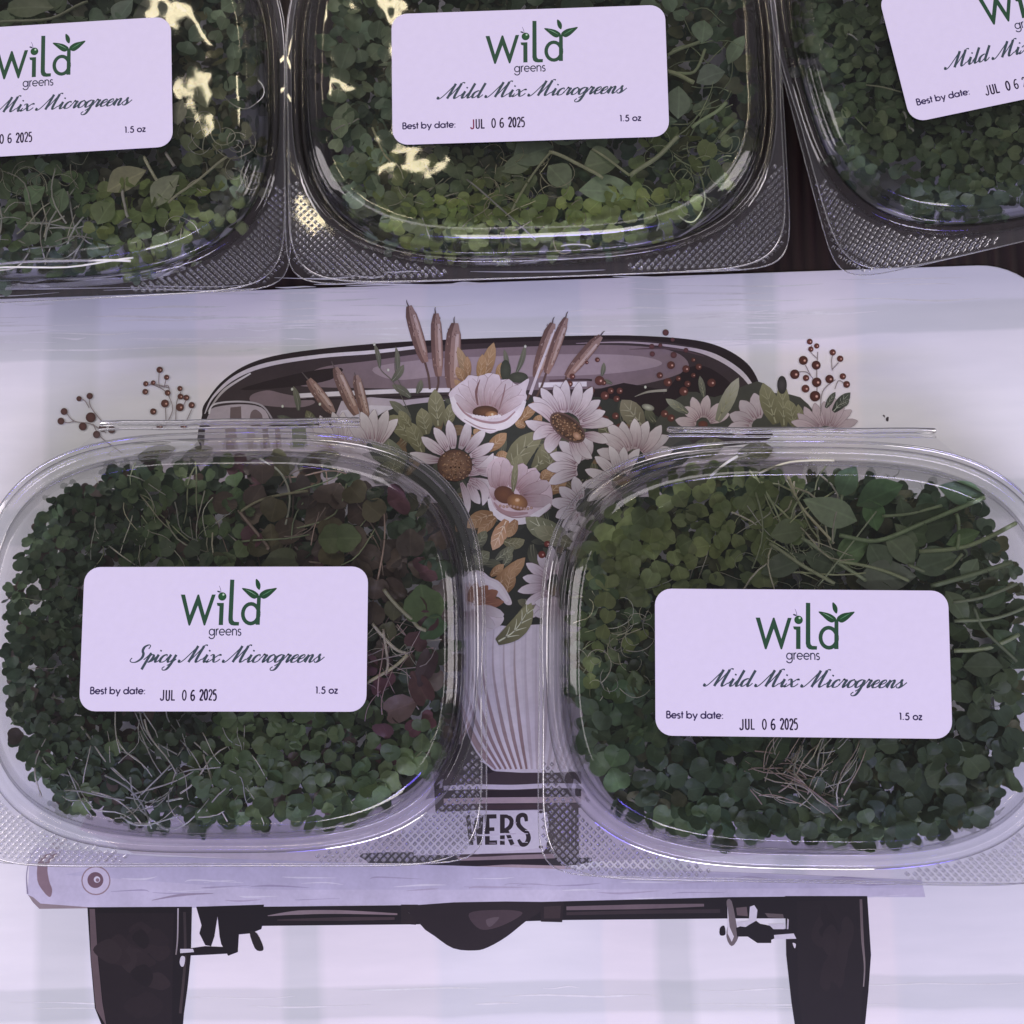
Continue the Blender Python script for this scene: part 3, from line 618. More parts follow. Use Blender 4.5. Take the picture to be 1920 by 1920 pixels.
# pink cup flower
G.poly([(918, 905), (912, 880), (925, 862), (945, 858), (958, 872), (985, 880), (1005, 878), (1014, 900), (1030, 905), (1036, 930), (1030, 955), (1000, 972), (965, 978), (930, 962), (918, 940)], (196, 172, 190), 4)
for (bx, by, tx, ty, w) in ((930, 920, 920, 878, 20), (936, 918, 932, 866, 22), (942, 918, 948, 862, 24), (960, 915, 985, 872, 30), (970, 920, 1010, 885, 28), (975, 928, 1028, 905, 28), (978, 938, 1034, 940, 28), (930, 938, 920, 915, 16)):
    G.petal(bx, by, tx, ty, w, (166, 130, 140), (200, 178, 196), (138, 100, 110), 0.0, 4, (140, 108, 120), blunt=0.8)
G.ribbon([(917, 935), (925, 958), (950, 975), (985, 976), (1012, 962), (1032, 945)], [6, 11, 13, 13, 11, 4], PW, PW); G.ribbon([(926, 942), (940, 958), (962, 964), (990, 962)], [2, 8, 9, 3], (164, 126, 138)); G.ribbon([(930, 955), (960, 970), (995, 968)], [1, 2.5, 1], (150, 118, 130))
G.fan(946, 928, 20, 16, (116, 72, 48), (92, 56, 44), R(20)); G.fan(970, 942, 20, 15, (176, 124, 74), (116, 74, 50), R(20)); G.fan(970, 938, 5, 4, (224, 190, 166), (188, 136, 92), n=10)
for i in range(10): G.fan(938 + i * 6.5, 950 + (i > 5) * 3 + random.uniform(-1, 2), 3, 3, (190, 156, 150), (150, 110, 100), n=7)
gleaf(962, 922, 968, 862, 12)
# lower leaves
for a in ((925, 965, 876, 990, 30, 0.08), (930, 970, 895, 1002, 20)): oleaf(*a)
G.leaf(950, 975, 924, 1032, 28, (170, 122, 86), (196, 156, 132), (222, 196, 180)); G.leaf(968, 975, 952, 1008, 20, (150, 108, 76), OC2, OCV)
G.leaf(1060, 1000, 985, 970, 40, (96, 100, 80), (140, 140, 112), (196, 196, 176), -0.1); G.leaf(1070, 1020, 1000, 990, 34, GO, (148, 148, 122), GV); gleaf(945, 1015, 984, 1012, 22, 0.15)
for a in ((890, 1030, 912, 995, 22), (885, 1060, 918, 1035, 28), (886, 1040, 905, 1058, 22), (930, 1050, 965, 1025, 18), (945, 1060, 960, 1035, 16)): G.leaf(a[0], a[1], a[2], a[3], a[4], GD2, (118, 118, 96), (150, 150, 130))
for a in ((925, 1095, 985, 1045, 26, 0.05), (932, 1100, 968, 1060, 20), (950, 1110, 960, 1070, 24), (920, 1080, 945, 1058, 16)): oleaf(*a)
# flower at left edge of the bucket, and the one at its right
G.poly([(845, 1078), (870, 1082), (885, 1070), (905, 1072), (918, 1082), (935, 1090), (948, 1105), (960, 1130), (950, 1134), (930, 1118), (905, 1140), (930, 1150), (945, 1158), (935, 1175), (905, 1188), (880, 1190), (850, 1170)], (204, 190, 208), 4)
for (bx, by, tx, ty, w) in ((885, 1130, 915, 1098, 22), (888, 1132, 934, 1108, 24), (888, 1136, 945, 1128, 20), (880, 1128, 895, 1092, 18)): G.petal(bx, by, tx, ty, w, (112, 66, 54), (150, 100, 78), (178, 132, 112), 0, 3)
for (bx, by, tx, ty, w) in ((888, 1142, 944, 1155, 22), (885, 1144, 926, 1176, 24), (880, 1146, 900, 1194, 26), (872, 1146, 868, 1196, 26)): G.petal(bx, by, tx, ty, w, (176, 152, 164), PW, (146, 120, 134), 0, 4, (168, 148, 164), blunt=0.6)
G.ribbon([(868, 1092), (890, 1080), (912, 1090), (932, 1100), (952, 1128)], [6, 9, 9, 10, 5], PW, PW)
gleaf(965, 1168, 1000, 1125, 26, 0.1)
daisy(1046, 1098, 72, 8, 100, 255, 22, (178, 154, 172), PW, PS, 1.0, 0.3); daisy(1060, 1130, 60, 5, 180, 270, 24, (188, 166, 184), PW)
G.leaf(932, 1204, 996, 1130, 36, GO, (150, 148, 110), (206, 206, 186), 0.12, 4)
for (x, y, r) in ((1026, 1020, 6), (1016, 1040, 7)): berry(x, y, r, (132, 60, 54))
for (x, y, r) in ((1078, 1068, 4), (1066, 1096, 4)): berry(x, y, r, (132, 60, 54))
# daisies peeking past the left tub's bar
daisy(640, 850, 78, 8, 40, 150, 22, (186, 168, 182), (206, 194, 210)); daisy(700, 850, 84, 5, 55, 125, 24, (184, 164, 178), PW)
G.leaf(560, 800, 520, 780, 16, GD2, GD2, GV); G.leaf(590, 800, 575, 770, 18, GD2, GO, GV)
# berry sprays at the left
for P in ([(200, 800), (172, 765), (168, 744)], [(168, 765), (160, 752), (152, 748)], [(200, 812), (170, 795), (140, 790), (125, 774)], [(140, 790), (128, 793), (118, 790)], [(175, 795), (190, 820), (230, 850)], [(310, 800), (324, 770), (318, 745), (305, 730), (282, 720)], [(318, 745), (316, 724), (300, 725), (299, 700)], [(308, 728), (312, 712)], [(330, 790), (332, 755), (340, 735)], [(340, 770), (350, 750)], [(350, 790), (360, 768)], [(312, 790), (311, 765)], [(318, 728), (296, 722), (280, 722)]):
    G.ribbon(P, 1.6, STC, STC, 6 if len(P) > 2 else 0)
for (x, y, r) in ((169, 743, 6), (149, 748, 5), (121, 772, 6.5), (115, 790, 6.5), (171, 783, 9.5), (156, 800, 7.5), (193, 803, 7), (210, 806, 7), (182, 815, 7), (300, 694, 6), (313, 708, 5), (288, 718, 4.5), (274, 720, 5), (273, 735, 5.5), (315, 737, 5.5), (310, 757, 7.5), (288, 772, 6), (338, 729, 5), (339, 744, 5.5), (350, 746, 5.5), (338, 764, 7.5), (360, 760, 6), (345, 800, 6), (300, 800, 6)):
    berry(x, y, r, (96, 58, 56) if x < 250 else (108, 62, 56), x > 250)
for P, w in (([(560, 880), (640, 850)], 40), ([(480, 900), (560, 860)], 40), ([(340, 870), (400, 840)], 34), ([(260, 860), (330, 840)], 30), ([(1380, 860), (1450, 840)], 40), ([(1290, 850), (1360, 830)], 36), ([(700, 900), (760, 870)], 40)):
    G.leaf(P[0][0], P[0][1], P[1][0], P[1][1], w, GD2, GO, GV)
G.build('printed_bouquet', mat_e, M_INK)

# ------------------------------------------------------------------ lettering of the labels (u 0..1000, v 0..500, v down)
NAVY = (52, 54, 76); GRN = (38, 70, 52); BLK = (34, 22, 52)
def mono(I, glyph, x, base, h, w, c, sx=1.0):
    """monoline letters: strokes in units of cap height, y up"""
    adv, strokes = glyph
    for st in strokes:
        P = [(x + p[0] * h * sx, base - p[1] * h) for p in st]
        I.ribbon(P, w, c, c, 5 if len(P) > 2 else 0)
    return x + adv * h * sx
def arc(cx, cy, rx, ry, a0, a1, n=10): return [(cx + rx * math.cos(R(a0 + (a1 - a0) * i / n)), cy + ry * math.sin(R(a0 + (a1 - a0) * i / n))) for i in range(n + 1)]
XH = 0.68
def ring(cx, cy, r): return arc(cx, cy, r, r, 0, 360, 16)
r_ = XH / 2 - 0.04; rc = XH / 2
SANS = {
    'B': (0.66, [[(0.07, 0), (0.07, 1)], [(0.07, 0.97), (0.28, 0.97)] + arc(0.28, 0.75, 0.2, 0.22, 90, -90, 8)[1:] + [(0.07, 0.53)], [(0.07, 0.53), (0.3, 0.53)] + arc(0.3, 0.28, 0.25, 0.25, 90, -90, 8)[1:] + [(0.07, 0.03)]]),
    'e': (0.78, [[(0.06, rc), (0.68, rc)], arc(0.37, rc, 0.31, r_, 0, 318, 14)]),
    's': (0.5, [arc(0.22, rc + 0.155, 0.15, 0.15, 30, 250, 8) + arc(0.22, rc - 0.16, 0.17, 0.165, 80, -150, 8)]),
    't': (0.36, [[(0.17, 0), (0.17, 0.97)], [(0.0, XH - 0.03), (0.34, XH - 0.03)]]),
    'b': (0.84, [[(0.07, 0), (0.07, 1.05)], ring(0.4, rc, r_)]),
    'y': (0.68, [[(0.03, XH), (0.33, 0.02)], [(0.62, XH), (0.2, -0.32)]]),
    'd': (0.84, [[(0.7, 0), (0.7, 1.05)], ring(0.37, rc, r_)]),
    'a': (0.84, [[(0.7, 0), (0.7, XH)], ring(0.37, rc, r_)]),
    ':': (0.28, [[(0.1, 0), (0.1, 0.11)], [(0.1, 0.5), (0.1, 0.61)]]),
    '1': (0.52, [[(0.26, 0), (0.26, 1)], [(0.1, 0.96), (0.26, 0.96)]]),
    '.': (0.30, [[(0.07, 0), (0.07, 0.11)]]),
    '5': (0.68, [[(0.55, 0.96), (0.2, 0.96)], [(0.21, 0.97), (0.14, 0.56)], arc(0.28, 0.32, 0.26, 0.3, 120, -150, 12)]),
    'o': (0.76, [ring(0.37, rc, r_)]), 'z': (0.56, [[(0.05, XH - 0.04), (0.48, XH - 0.04)], [(0.46, XH - 0.04), (0.05, 0.04)], [(0.03, 0.04), (0.5, 0.04)]]),
    'g': (0.84, [[(0.7, XH), (0.7, -0.02)] + arc(0.37, -0.05, 0.33, 0.27, 0, -165, 8), ring(0.37, rc, r_)]),
    'r': (0.38, [[(0.07, 0), (0.07, XH)], [(0.07, 0.4), (0.14, 0.58), (0.24, 0.66), (0.34, 0.64)]]),
    'n': (0.68, [[(0.07, 0), (0.07, XH)], [(0.07, 0.36)] + arc(0.31, 0.4, 0.24, 0.25, 170, 0, 8) + [(0.55, 0)]]),
    ' ': (0.36, []),
    # date stamp, condensed
    'J': (0.62, [[(0.4, 1), (0.4, 0.2), (0.3, 0.04), (0.14, 0.04), (0.06, 0.2)]]), 'U': (0.62, [[(0.1, 1), (0.1, 0.2), (0.2, 0.04), (0.34, 0.04), (0.44, 0.2), (0.44, 1)]]),
    'L': (0.52, [[(0.1, 1), (0.1, 0)], [(0.06, 0.05), (0.46, 0.05)]]),
    '0': (0.56, [arc(0.25, 0.5, 0.17, 0.46, 0, 360, 16)]), '6': (0.62, [[(0.42, 0.9), (0.28, 0.96), (0.13, 0.7), (0.1, 0.3), (0.2, 0.05), (0.34, 0.05), (0.42, 0.2), (0.42, 0.38), (0.32, 0.52), (0.14, 0.44)]]),
    '2': (0.5, [[(0.06, 0.75), (0.12, 0.93), (0.28, 0.95), (0.38, 0.8), (0.36, 0.6), (0.06, 0.05)], [(0.04, 0.05), (0.42, 0.05)]]),
    '7': (0.5, [[(0.06, 0.95), (0.4, 0.95)], [(0.38, 0.95), (0.16, 0)]]),
    '%': (0.46, [[(0.4, 0.96), (0.1, 0.96)], [(0.11, 0.97), (0.09, 0.58), (0.26, 0.62), (0.38, 0.45), (0.38, 0.2), (0.26, 0.04), (0.06, 0.06)]]),
}
def write(I, text, x0, x1, base, h, w, c, cfirst=None):
    tot = sum(SANS[ch][0] for ch in text) * h; sx = (x1 - x0) / tot; x = x0
    for i, ch in enumerate(text): x = mono(I, SANS[ch], x, base + (random.uniform(-0.9, 0.9) if w > 4.8 else 0), h, w * (random.uniform(0.85, 1.12) if w > 4.8 else 1), (cfirst if cfirst and i < 1 else c), sx)

SCR = {  # running script: upright coordinates in x-heights, sheared when drawn
    'i': (0.66, [[(-.12, .32), (.06, .7), (.2, 1.0)], [(.2, 1.0), (.2, .3), (.3, 0), (.5, .1), (.68, .42)], [(.2, 1.42), (.2, 1.6)]]),
    'l': (0.66, [[(-.1, .35), (.12, .9), (.2, 1.5), (.22, 2.1)], [(.22, 2.1), (.2, 1.2), (.2, .3), (.3, 0), (.5, .1), (.68, .42)]]),
    'd': (1.2, [[(.68, .88), (.45, 1.0), (.12, .75), (.05, .35), (.2, .02), (.45, .1), (.74, .6)], [(.78, 2.1), (.76, 1.2), (.76, .3), (.88, 0), (1.05, .1), (1.22, .42)]]),
    'x': (1.28, [[(-.02, .82), (.12, 1.0), (.32, .88), (.5, .5), (.66, .12), (.84, 0), (1.06, .12), (1.26, .42)], [(-.12, .2), (-.04, .0), (.14, .06), (.5, .5), (.84, .92), (1.0, 1.0), (1.1, .84)]]),
    'c': (0.78, [[(.58, .76), (.5, 1.0), (.2, .85), (.05, .45), (.15, .06), (.4, 0), (.62, .12), (.8, .42)]]),
    'r': (0.86, [[(-.1, .32), (.1, .75), (.16, 1.08), (.25, .98), (.5, .95), (.52, .8)], [(.5, .95), (.46, .3), (.52, 0), (.66, .1), (.78, .42)]]),
    'o': (0.86, [[(.45, 1.0), (.15, .82), (.05, .38), (.25, 0), (.58, .15), (.7, .6), (.5, .98), (.42, 1.0)], [(.6, .85), (.78, .72), (.9, .8)]]),
    'g': (0.98, [[(.68, .88), (.45, 1.0), (.12, .75), (.05, .35), (.2, .02), (.45, .1), (.72, .6)], [(.76, .98), (.74, -.3), (.6, -.95), (.25, -1.08), (.05, -.85), (.2, -.6)], [(.35, -.5), (.7, -.1), (1.0, .42)]]),
    'e': (0.76, [[(.08, .4), (.36, .5), (.58, .76), (.45, 1.0), (.16, .82), (.05, .4), (.18, .04), (.4, 0), (.6, .12), (.78, .42)]]),
    'n': (1.14, [[(-.1, .35), (.08, .75), (.2, 1.0)], [(.2, 1.0), (.18, 0)], [(.2, .4), (.38, .85), (.58, 1.0), (.7, .82)], [(.7, .86), (.66, .3), (.76, 0), (.96, .1), (1.14, .42)]]),
    's': (0.66, [[(-.12, .32), (.2, .75), (.36, 1.12)], [(.34, 1.05), (.3, .8), (.46, .5), (.5, .22), (.34, 0), (.12, .03), (.06, .2)], [(.4, .04), (.62, .15), (.95, .7)]]),
    'p': (0.98, [[(-.2, .3), (.02, .75), (.22, 1.25)], [(.22, 1.2), (.2, .2), (.2, -.98)], [(.22, .6), (.42, .98), (.7, .82), (.68, .3), (.48, 0), (.25, .12)], [(.55, .03), (.8, .12), (1.0, .42)]]),
    'y': (1.02, [[(-.1, .35), (.08, .8), (.18, 1.0)], [(.18, 1.0), (.16, .35), (.32, 0), (.55, .15), (.74, .6)], [(.78, .98), (.74, -.3), (.58, -.95), (.22, -1.05), (.05, -.8), (.2, -.58)], [(.4, -.45), (.74, -.1), (1.05, .42)]]),
    'M': (2.1, [[(-.5, .3), (-.5, .05), (-.28, .0), (0, .4), (.34, 1.2), (.68, 2.1)], [(.68, 2.15), (.66, 1.1), (.62, 0)], [(.62, 0), (.98, .95), (1.36, 2.1)], [(1.36, 2.15), (1.34, 1.1), (1.36, .3), (1.48, 0), (1.68, .1), (1.92, .42)], [(1.36, 2.15), (1.5, 2.28), (1.75, 2.2)]]),
    'S': (1.35, [[(1.0, 1.75), (1.02, 2.15), (.75, 2.28), (.42, 2.0), (.45, 1.5), (.75, 1.05), (.8, .5), (.45, .03), (-.02, -.03), (-.35, .2), (-.3, .55)]]),
    ' ': (1.0, []),
}
def script(I, text, x0, x1, base, xh, c):
    sh = 0.56
    tot = sum(SCR[ch][0] for ch in text); sx = (x1 - x0) / ((tot + 0.9) * xh); x = x0 + 0.75 * xh * sx
    for ch in text:
        adv, strokes = SCR[ch]
        for st in strokes:
            up = [(p[0] * sx * xh + x + p[1] * xh * sh, base - p[1] * xh) for p in st]
            Q = catmull(up, 7) if len(up) > 2 else [Vector(up[0]), (Vector(up[0]) + Vector(up[1])) / 2, Vector(up[1])]
            ws = []; m = len(Q)
            for i in range(m):
                d = Q[min(i + 1, m - 1)] - Q[max(i - 1, 0)]; d = d.normalized() if d.length > 1e-6 else Vector((0, 1))
                thick = max(0.0, min(1.0, d.y * 1.12))
                ws.append(xh * (0.13 + 0.22 * thick ** 1.3))
            if len(st) == 2 and abs(st[0][1] - st[1][1]) < 0.25: ws = [xh * 0.24] * m
            ws = [sum(ws[max(0, i - 1):i + 2]) / len(ws[max(0, i - 1):i + 2]) for i in range(m)]
            I.ribbon(Q, ws, c, c, 0)
        x += adv * xh * sx
# ribbon() with as many widths as points keeps them as they are

LW, LH = 0.0916, 0.0458                                              # the label's real size
def lconv(u, v, z): return Vector(((u - 500) / 1000 * LW, -(v - 250) / 500 * LH, z))
def make_label(parent, kind, x, y, z, rz, date_u, date_v, red=False, pitch=(0, 0)):
    lab = empty('label_sticker'); lab.parent = parent; lab.location = (x, y, z); lab.rotation_euler = (pitch[0], pitch[1], rz)
    bm = bmesh.new(); rr = 0.0052; P = []
    for (sx, sy, a0) in ((1, 1, 0), (-1, 1, 90), (-1, -1, 180), (1, -1, 270)):
        for i in range(8):
            a = R(a0 + 90 * i / 7); P.append((sx * (LW / 2 - rr) + rr * math.cos(a), sy * (LH / 2 - rr) + rr * math.sin(a)))
    top = [bm.verts.new((px, py, 0.00018)) for px, py in P]; bot = [bm.verts.new((px, py, 0)) for px, py in P]
    bm.faces.new(top); bm.faces.new(bot[::-1]); n = len(P)
    for i in range(n): bm.faces.new((top[i], bot[i], bot[(i + 1) % n], top[(i + 1) % n]))
    me = bpy.data.meshes.new('label_paper'); bm.to_mesh(me); bm.free(); me.materials.append(M_LABEL)
    lp = link('label_paper', me, lab)
    z0 = 0.00019
    I = Ink(lconv, 0.8, 1.5e-7, z0)
    LX = lambda X, Y: (311 + X * .3104, 30.7 + Y * .3104)
    def lp_(pts, c, sm=0): I.poly([LX(*p) for p in pts], c, sm)
    lp_([(107, 213), (155, 213), (215, 445), (296, 216), (306, 211), (316, 216), (386, 445), (460, 213), (503, 213), (394, 556), (384, 562), (375, 556), (304, 335), (224, 556), (213, 563), (203, 556)], GRN)
    lp_([(517, 307), (598, 307), (594, 555), (545, 555), (549, 345), (525, 338)], GRN)
    lp_([(662, 45), (710, 47), (703, 470), (706, 500), (722, 518), (776, 521), (773, 560), (720, 561), (684, 555), (660, 532), (652, 495)], GRN)
    I.ribbon([LX(905 + 90 * math.cos(R(a)), 428 + 110 * math.sin(R(a))) for a in range(0, 361, 15)], 13.2, GRN, GRN, 0)
    lp_([(972, 225), (1015, 225), (1009, 552), (962, 552)], GRN)
    I.build('logo_lettering', lab, M_TYPE)
    I = Ink(lconv, 0.8, 1.5e-7, z0 + 1.2e-5)
    D2 = (30, 66, 42)
    I.fan(*LX(578, 235), 14.6, 14.6, (40, 84, 50), D2); I.fan(*LX(590, 214), 4, 4, (200, 214, 204), (150, 180, 158), n=8)
    I.ribbon([LX(562, 190), LX(555, 150), LX(540, 114)], [1.6, 1.4, 0.9], (60, 50, 90)); I.fan(*LX(537, 181), 6.5, 2.8, D2, (50, 40, 80), R(20), n=10)
    for pts in ([(797, 143), (860, 148), (930, 168), (985, 208), (985, 238), (945, 262), (900, 245), (850, 200)], [(1195, 142), (1130, 148), (1060, 162), (1005, 200), (1000, 235), (1045, 262), (1090, 245), (1140, 203)], [(955, 38), (990, 65), (1008, 110), (998, 162), (965, 135), (952, 90)]):
        I.poly([LX(*p) for p in pts], D2, 3)
    I.ribbon([LX(845, 158), LX(900, 185), LX(960, 222)], [0.6, 2.6, 0.6], (120, 156, 130)); I.ribbon([LX(1140, 160), LX(1090, 190), LX(1030, 225)], [0.6, 2.4, 0.6], (90, 140, 104))
    I.build('logo_sprout', lab, M_TYPE)
    I = Ink(lconv, 0.8, 1.5e-7, z0 + 4e-6)
    write(I, 'greens', 446, 562, 239, 34, 4.0, NAVY)
    I.build('brand_lettering', lab, M_TYPE)
    I = Ink(lconv, 0.8, 5e-8, z0 + 6e-6)
    script(I, 'Mild Mix Microgreens' if kind == 'mild' else 'Spicy Mix Microgreens', 158, 838, 331, 26, (58, 70, 82))
    I.build('script_lettering', lab, M_TYPE)
    I = Ink(lconv, 0.8, 1.5e-7, z0 + 4e-6)
    write(I, 'Best by date:', 37, 232, 441, 24, 4.6, (44, 32, 76))
    I.build('best_by_lettering', lab, M_TYPE)
    I = Ink(lconv, 0.8, 1.5e-7, z0 + 4e-6)
    write(I, '1.5 oz', 822, 902, 438, 23, 4.6, (44, 32, 76))
    I.build('weight_lettering', lab, M_TYPE)
    I = Ink(lconv, 0.8, 1.5e-7, z0 + 8e-6)
    u, v = date_u, date_v
    write(I, 'JUL', u, u + 54, v, 36, 5.0, BLK, (116, 24, 70) if red else None); write(I, '0', u + 76, u + 96, v - 1, 36, 5.0, BLK); write(I, '6', u + 105, u + 127, v - 1, 36, 5.0, BLK)
    write(I, '202%', u + 138, u + 198, v - 1, 38, 5.2, BLK)
    I.build('date_stamp', lab, M_TYPE)
    return lab

# ------------------------------------------------------------------ the clear hinged tub
A, Bh, NN = 0.0822, 0.0668, 3.2
def rad(th, a, b, n):
    return (abs(math.cos(th) / a) ** n + abs(math.sin(th) / b) ** n) ** (-1 / n)
def ring_pts(inset, z, m, a=A, b=Bh, n=NN):
    return [(rad(t, a - inset, b - inset, n) * math.cos(t), rad(t, a - inset, b - inset, n) * math.sin(t), z) for t in (i / m * math.tau for i in range(m))]
def rings_mesh(name, prof, m, mat, cap=False, n_fn=None):
    V = []; F = []
    for q, (ins, z) in enumerate(prof): V += ring_pts(ins, z, m, n=n_fn(q) if n_fn else NN)
    for q in range(len(prof) - 1):
        for i in range(m):
            j = (i + 1) % m; F.append((q * m + i, q * m + j, (q + 1) * m + j, (q + 1) * m + i))
    if cap:
        V.append((0, 0, prof[-1][1])); c0 = len(V) - 1; o = (len(prof) - 1) * m
        for i in range(m): F.append((o + i, o + (i + 1) % m, c0))
    return mesh(name, V, F, True, mat)
MM = 192
mmz = lambda L: [(a / 1000, b / 1000) for a, b in L]
ME_RIM = rings_mesh('lid_rim', mmz([(-0.3, 34.3), (0.0, 35.0), (0.5, 35.9), (1.2, 36.35), (2.0, 36.3), (2.6, 35.7), (3.0, 34.9), (3.5, 34.5), (4.1, 34.5), (4.6, 35.0), (4.9, 36.2), (5.2, 37.0), (5.8, 37.4), (6.3, 38.0), (6.6, 39.2), (6.9, 40.0), (7.3, 40.3), (8.3, 40.85), (9.3, 41.4), (9.7, 41.5), (9.9, 41.4)]), MM, M_RIM)
def lid_panel():
    prof = mmz([(9.9, 41.4), (10.4, 41.15), (12, 41.1), (15, 41.2), (20, 41.5), (27, 41.8), (36, 42.0), (48, 42.1), (58, 42.15)])
    V = []; F = []; m = MM
    for q, (ins, z) in enumerate(prof):
        for p in ring_pts(ins, z, m):
            f = min(1, q / 4)
            dz = (noise.noise(Vector((p[0] * 30, p[1] * 30, 3.0))) * 0.0007) * f
            V.append((p[0], p[1], p[2] + dz))
    for q in range(len(prof) - 1):
        for i in range(m):
            j = (i + 1) % m; F.append((q * m + i, q * m + j, (q + 1) * m + j, (q + 1) * m + i))
    V.append((0, 0, prof[-1][1])); o = (len(prof) - 1) * m
    for i in range(m): F.append((o + i, o + (i + 1) % m, len(V) - 1))
    return mesh('lid_panel', V, F, True, M_LID)
ME_PANEL = lid_panel()
ME_BASE = rings_mesh('base', mmz([(0.1, 33.2), (0.8, 32.4), (3.2, 33.6), (3.8, 33.0), (4.2, 31.0), (4.5, 29.4), (4.9, 28.8), (5.2, 27.6), (7.4, 12), (9.2, 6.5), (10.8, 3.2), (13.2, 1.5), (16, 1.2), (17, 1.9), (19, 2.1), (40, 2.2)]), MM, M_BASE, True)
def sstep(a, b, x): t = max(0, min(1, (x - a) / (b - a))); return t * t * (3 - 2 * t)
def flange_r(t, k):
    """outer edge of the flange sheets: k = 0 the lid's, 1 the base's"""
    back = rad(t, A + (0.0024 if k else 0.0018), Bh + (0.0024 if k else 0.0016), NN)
    front = rad(t, A + (0.0026 if k else 0.0012), Bh + (0.0040 if k else 0.0044), 14 if k else 9)
    s = math.sin(t)
    return back + (front - back) * sstep(0.08, -0.25, s)
def flange_mesh(k, z0):
    V = []; F = []; m = 288; K = 5
    for q in range(K):
        for i in range(m):
            t = i / m * math.tau; r0 = rad(t, A - 0.0002, Bh - 0.0002, NN); r1 = flange_r(t, k)
            r = r0 + (r1 - r0) * q / (K - 1)
            sag = 0.0006 * (r - r0) / 0.02 * (1 if k else -0.4) + 0.0004 * math.sin(3 * t + k)
            V.append((r * math.cos(t), r * math.sin(t), z0 - sag * q / (K - 1)))
    for q in range(K - 1):
        for i in range(m):
            j = (i + 1) % m; F.append((q * m + i, q * m + j, (q + 1) * m + j, (q + 1) * m + i))
    return mesh('flange', V, F, True, M_FLANGE), [V[(K - 1) * m + i] for i in range(m)]
def edge_mesh(loop, r=0.00022):
    V = []; F = []; m = len(loop)
    for i in range(m):
        p = Vector(loop[i]); d = (Vector(loop[(i + 1) % m]) - Vector(loop[i - 1])).normalized(); nr = Vector((-d.y, d.x, 0))
        for a in range(5):
            an = a / 5 * math.tau; V.append(p + nr * math.cos(an) * r + Vector((0, 0, 1)) * math.sin(an) * r)
    for i in range(m):
        for a in range(5):
            F.append((i * 5 + a, ((i + 1) % m) * 5 + a, ((i + 1) % m) * 5 + (a + 1) % 5, i * 5 + (a + 1) % 5))
    return mesh('flange_edge', V, F, True, M_DOT)
ME_FL0, L0 = flange_mesh(0, 0.0343); ME_FL1, L1 = flange_mesh(1, 0.0330)
ME_ED0, ME_ED1 = edge_mesh(L0), edge_mesh(L1, 0.0002)
def dots_mesh(k, z):
    V = []; F = []; pitch = 0.00172
    for i in range(-60, 61):
        for j in range(-60, 61):
            x = (i + j) * pitch / 1.0 * 0.72; y = (i - j) * pitch * 0.72
            if y > -0.035 or abs(x) < 0.030: continue
            th = math.atan2(y, x); r = math.hypot(x, y)
            if r < rad(th, A, Bh, NN) + 0.0012 or r > flange_r(th, k) - 0.0016: continue
            s = 0.00078; o = len(V); h = 0.0006
            V += [(x - s, y, z), (x, y - s, z), (x + s, y, z), (x, y + s, z), (x - s * .3, y, z + h), (x, y - s * .3, z + h), (x + s * .3, y, z + h), (x, y + s * .3, z + h)]
            for q in range(4): F.append((o + q, o + (q + 1) % 4, o + 4 + (q + 1) % 4, o + 4 + q))
            F.append((o + 4, o + 5, o + 6, o + 7))
    return mesh('embossed_diamonds', V, F, False, M_DOT)
ME_D0, ME_D1 = dots_mesh(0, 0.0345), dots_mesh(1, 0.0331)
def tube(P, r, m=8, taper=None):
    V = []; F = []; n = len(P); P = [Vector(p) for p in P]
    up0 = Vector((0, 0, 1))
    for i, p in enumerate(P):
        d = (P[min(i + 1, n - 1)] - P[max(i - 1, 0)]).normalized(); s = d.cross(up0)
        s = s.normalized() if s.length > 1e-6 else Vector((1, 0, 0)); u = s.cross(d)
        rr = r[i] if isinstance(r, (list, tuple)) else r
        for a in range(m):
            an = a / m * math.tau; V.append(p + s * math.cos(an) * rr + u * math.sin(an) * rr)
    for i in range(n - 1):
        for a in range(m): F.append((i * m + a, i * m + (a + 1) % m, (i + 1) * m + (a + 1) % m, (i + 1) * m + a))
    F.append(tuple(range(m))[::-1]); F.append(tuple((n - 1) * m + a for a in range(m)))
    return V, F
def hinge_mesh():
    V = []; F = []; x0, x1, yb = -0.0428, 0.0428, 0.0724; m = 40
    rows = []
    for q in range(4):
        row = []
        for i in range(m + 1):
            f = i / m; xa = x0 - 0.010 * (1 - q / 3) ** 2 * (1) + (x1 - x0 + 0.020 * (1 - q / 3) ** 2) * f
            th = math.atan2(math.sqrt(max(1e-9, 1)), xa / 0.07)
            ya = Bh * max(0, 1 - abs(xa / A) ** NN) ** (1 / NN) + 0.0015
            V.append((xa, ya + (yb - ya) * q / 3, 0.0341 + 0.0002 * q)); row.append(len(V) - 1)
        rows.append(row)
    for q in range(3):
        for i in range(m): F.append((rows[q][i], rows[q][i + 1], rows[q + 1][i + 1], rows[q + 1][i]))
    return mesh('hinge_web', V, F, True, M_FLANGE)
ME_HW = hinge_mesh()
_P = [(-0.0434, 0.0724, 0.0343)] + [(-0.0430 + 0.0860 * i / 12, 0.0724 + 0.00012 * math.sin(i * 1.3), 0.0346) for i in range(13)] + [(0.0434, 0.0723, 0.0343)]
_v, _f = tube(_P, [0.0006] + [0.00105] * 13 + [0.0006], 10); ME_HB = mesh('hinge_bar', _v, _f, True, M_DOT)
_v, _f = tube([(x, y - 0.0020, z) for x, y, z in _P], 0.0004, 6); ME_HB2 = mesh('hinge_crease', _v, _f, True, M_DOT)

